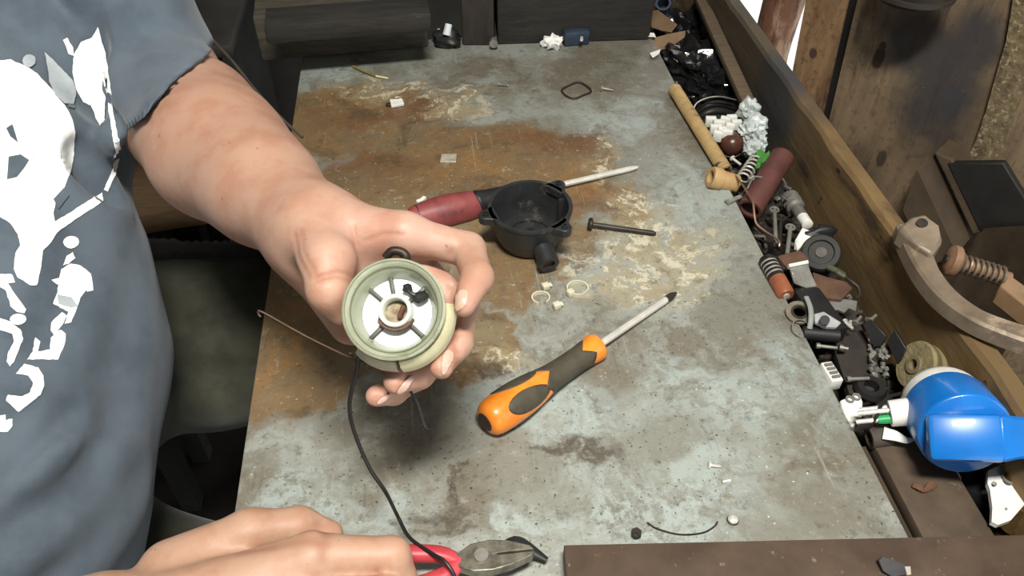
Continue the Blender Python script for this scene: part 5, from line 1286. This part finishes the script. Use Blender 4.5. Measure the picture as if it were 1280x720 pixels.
p0 = M2 @ Vector(((c2 - a2).length - .003, .0045, .0)); MB().cyl(p0, p0 + (c2 - a2).normalized() * .012, .0036, .0032, 14).build('insulator', mat('green_plastic', (40, 158, 92), (30, 136, 76), .4, scale=50), bc)
tag(MB().tube([P(1126, 492, .022), P(1112, 496, .026), P(1102, 506, .026), P(1096, 520, .022), P(1088, 532, .014), P(1076, 536, .006)], .0014, 8, 5).build('thin_lead', M_WIRE), 'thin dark wire looping past the coupler\'s green pin', 'wire')
# ---- white bracket and black drum below it
wbk = thing('white_bracket', 'white plastic bracket with a large hole at the right edge', 'bracket', tuple(P(1250, 620, .0)))
zq = .006
cxh, cyh = 1260, 599
def holed(name, outline, holes, z, th, m, parent):
    pts = [Vector(p) for p in outline]; n0 = len(pts); fcs = [list(range(n0))]; allp = list(pts); hl_ = []
    for (x, y, rx, ry) in holes:
        k = len(allp); allp += [Vector((x + rx * math.cos(2 * math.pi * i / 16), y + ry * math.sin(2 * math.pi * i / 16))) for i in range(16)]; hl_.append(list(range(k, k + 16)))
    ed = [(i, (i + 1) % n0) for i in range(n0)] + [(h[i], h[(i + 1) % 16]) for h in hl_ for i in range(16)]
    r = delaunay_2d_cdt(allp, ed, [], 0, 1e-5); tri = []
    def inside(c, poly):
        s = False
        for k in range(len(poly)):
            a_, d_ = poly[k], poly[k - 1]
            if (a_.y > c.y) != (d_.y > c.y) and c.x < (d_.x - a_.x) * (c.y - a_.y) / (d_.y - a_.y) + a_.x: s = not s
        return s
    for t_ in r[2]:
        c_ = sum((r[0][i] for i in t_), Vector((0, 0))) / 3
        if inside(c_, pts) and not any(inside(c_, [allp[i] for i in h]) for h in hl_): tri.append(tuple(t_))
    o = MB().add([P(p.x, p.y, z) for p in r[0]], tri).build(name, m, parent, smooth=False)
    s = o.modifiers.new('thickness', 'SOLIDIFY'); s.thickness = th; s.offset = 0; return o
holed('plate', [(1234, 590), (1252, 582), (1290, 574), (1290, 620), (1276, 636), (1262, 652), (1246, 658), (1238, 654), (1239, 636), (1236, 614), (1233, 606)], [(1260, 600, 9, 9), (1241, 607, 3.6, 3.6), (1256, 638, 2, 2)], zq, .004, M_WHITEP, wbk)
MB().lathe([(.0042, 0), (.0056, 0), (.0056, .004), (.0042, .004)], 24, frame(P(1260, 600, zq), (0, 0, 1)), loop=True).build('bush', M_GREYP, wbk)
MB().cyl(P(1270, 586, .010), P(1290, 582, .010), .004, n=12).build('spigot', M_GREYP, wbk)
dr = thing('black_drum', 'black rubber drum in the gap below the blue coupler', 'drum', tuple(P(1215, 615, -.05)))
M = frame(P(1212, 640, -.035), P(1240, 600, -.030) - P(1212, 640, -.035)); MB(M).lathe([(0, -.002), (.020, -.002), (.024, .001), (.024, .016), (.021, .018), (.021, .021), (.024, .023), (.024, .044), (.020, .047), (0, .047)], 36).build('roller', mat('glossy_rubber', (30, 30, 31), (22, 22, 23), .3, scale=40), dr); MB(M).lathe([(0, -.004), (.007, -.004), (.007, -.001), (0, -.001)], 20).build('end_hub', M_BLACK, dr)
tag(MB().tube([P(1186, 585, -.004), P(1192, 598, -.006), P(1196, 612, -.010)], [.005, .006, .003], 10, 4, flat=.5).build('tissue_scrap', M_WHITEP), 'small white tissue scrap between the flat bar and the black drum', 'scrap')
tag(MB().tube([P(1272, 655, -.01), P(1282, 630, -.012), P(1296, 610, -.012)], .013, 14, 4).build('brass_pipe', mat('old_brass', (120, 96, 58), (92, 72, 44), .45, .5, scale=40)), 'dull brass pipe at the lower right corner of the picture', 'pipe')

# ================================================================== clamp on the board and things at the wall
M_CAST = mat('worn_cast_iron', (136, 122, 104), (108, 95, 80), .5, .3, scale=40, bump=.3, c3=(166, 152, 130), s3=30, t3=.62)
ck = thing('clamp', 'worn cast iron clamp arm hooked over the side board', 'clamp', tuple(P(1150, 300, .056)))
cl = [(1124, 288, .066), (1133, 312, .064), (1150, 344, .064), (1176, 376, .064), (1212, 402, .066), (1252, 420, .068), (1310, 440, .070)]
pts = spline([P(*q) for q in cl], 6); wd = [.026, .022, .018, .017, .016, .017, .018]
v = []; f = []; N_ = len(pts)
for i, p in enumerate(pts):
    t_ = (pts[min(i + 1, N_ - 1)] - pts[max(i - 1, 0)]).normalized(); sd_ = Vector((t_.y, -t_.x, 0)).normalized(); q = i / (N_ - 1) * 6; k = min(int(q), 5); w_ = wd[k] + (wd[k + 1] - wd[k]) * (q - k)
    if sd_.x < 0: sd_ = -sd_
    o_ = p - sd_ * .004
    h_ = .007
    for (s1, z_) in ((0, -h_), (.0, h_ * .7), (.002, h_), (w_ - .002, h_), (w_, h_ * .7), (w_, -h_)): v.append(o_ + sd_ * s1 + Vector((0, 0, z_)))
for i in range(N_ - 1):
    for j in range(6): f.append((i * 6 + j, i * 6 + (j + 1) % 6, i * 6 + 6 + (j + 1) % 6, i * 6 + 6 + j))
f += [tuple(range(6)), tuple((N_ - 1) * 6 + j for j in range(6))]
MB().add(v, f).build('arm', M_CAST, ck, angle=35)
b = MB(); b.prism([P(1122, 284, .078), P(1140, 270, .084), P(1158, 266, .086), P(1172, 284, .084), P(1180, 300, .078), P(1166, 318, .076), P(1150, 306, .078), P(1136, 296, .078)], .018, (0, 0, -1)); b.build('pad', M_CAST, ck, bevel=.003)
MB().lathe([(.0, 0), (.004, 0), (.0045, .002), (0, .002)], 14, frame(P(1152, 280, .083), (-.2, -.3, 1))).build('rivet', M_DARKST, ck)
# bolt with spring behind it
sb = thing('spring_bolt', 'rusty round-headed bolt with a coil spring behind the clamp', 'bolt', tuple(P(1215, 330, .0)))
a, c = P(1188, 325, .060), P(1262, 348, .052); M = frame(a, c - a); L_ = (c - a).length
M_RB = mat('rusty_pink_iron', (138, 108, 84), (108, 82, 62), .7, .2, scale=60, bump=.3)
MB(M).lathe([(0, -.003), (.008, -.003), (.0095, -.002), (.0125, -.001), (.0130, .001), (.0130, .004), (.010, .007), (.005, .008), (.005, L_), (0, L_)], 32).build('head', M_RB, sb)
MB(M).lathe([(0, -.0045), (.0035, -.0045), (.0035, -.003), (0, -.003)], 16).build('screw_slot', M_DARKST, sb)
coil(M @ Vector((.008, 0, 0)), M @ Vector((L_ * .92, 0, 0)), .0072, 8, .0014, 'spring', mat('spring_iron', (128, 112, 92), (96, 84, 70), .5, .5, scale=60), sb)
MB().prism([P(1250, 356, .052), P(1262, 342, .056), P(1320, 384, .056), P(1320, 412, .050), P(1276, 376, .050)], .020, (0, 0, -1)).build('bracket', mat('tan_bracket', (140, 112, 82), (112, 90, 66), .7, scale=30), sb, bevel=.002)
# machine and box on a shelf behind
mb = thing('dark_box', 'dark open box behind the board at the right edge', 'box', tuple(PW(1230, 300, .15)))
M_BOXW = mat('box_timber', (92, 76, 58), (70, 58, 44), .8, scale=20, bump=.3)
o1 = [PW(x, y, .10) for x, y in ((1188, 200), (1258, 199), (1320, 300), (1228, 284))]
MB().prism(o1, .012).build('lid', mat('black_lid', (42, 40, 37), (30, 29, 27), .6, scale=30), mb, bevel=.002)
MB().prism([PW(1168, 190, .11), PW(1190, 200, .11), PW(1232, 288, .11), PW(1216, 294, .11)], .05).build('side', M_BOXW, mb, bevel=.002)
MB().prism([PW(1216, 296, .12), PW(1230, 283, .12), PW(1330, 276, .12), PW(1330, 330, .12), PW(1250, 330, .12)], .5, (0, 0, -1)).build('front', M_BOXW, mb, bevel=.003)
MB().prism([PW(1168, 190, .09), PW(1216, 294, .09), PW(1180, 310, .09), PW(1150, 240, .09)], .06).build('panel', mat('box_panel', (84, 70, 54), (66, 54, 42), .8, scale=20), mb)
tk = thing('metal_tank', 'dark round metal tank bottom hanging on the wall at the top', 'tank', tuple(PW(1140, 20, .03)))
tc_ = PW(1138, -4, .075); rad = (PW(1190, 0, .075) - PW(1088, 0, .075)).length / 2
MB(frame(tc_, (0, 0, 1))).lathe([(0, -.004), (rad * .8, -.002), (rad * .97, .004), (rad, .014), (rad, .40), (0, .40)], 40).build('shell', mat('tank_metal', (72, 66, 56), (52, 47, 40), .5, .5, scale=20), tk)
MB(frame(tc_, (0, 0, 1))).lathe([(rad * .98, .006), (rad * 1.04, .007), (rad * 1.04, .013), (rad, .014)], 40).build('seam', mat('tank_seam', (52, 46, 40)), tk)

for o in bpy.data.objects:
    if '_o' in o: del o['_o']
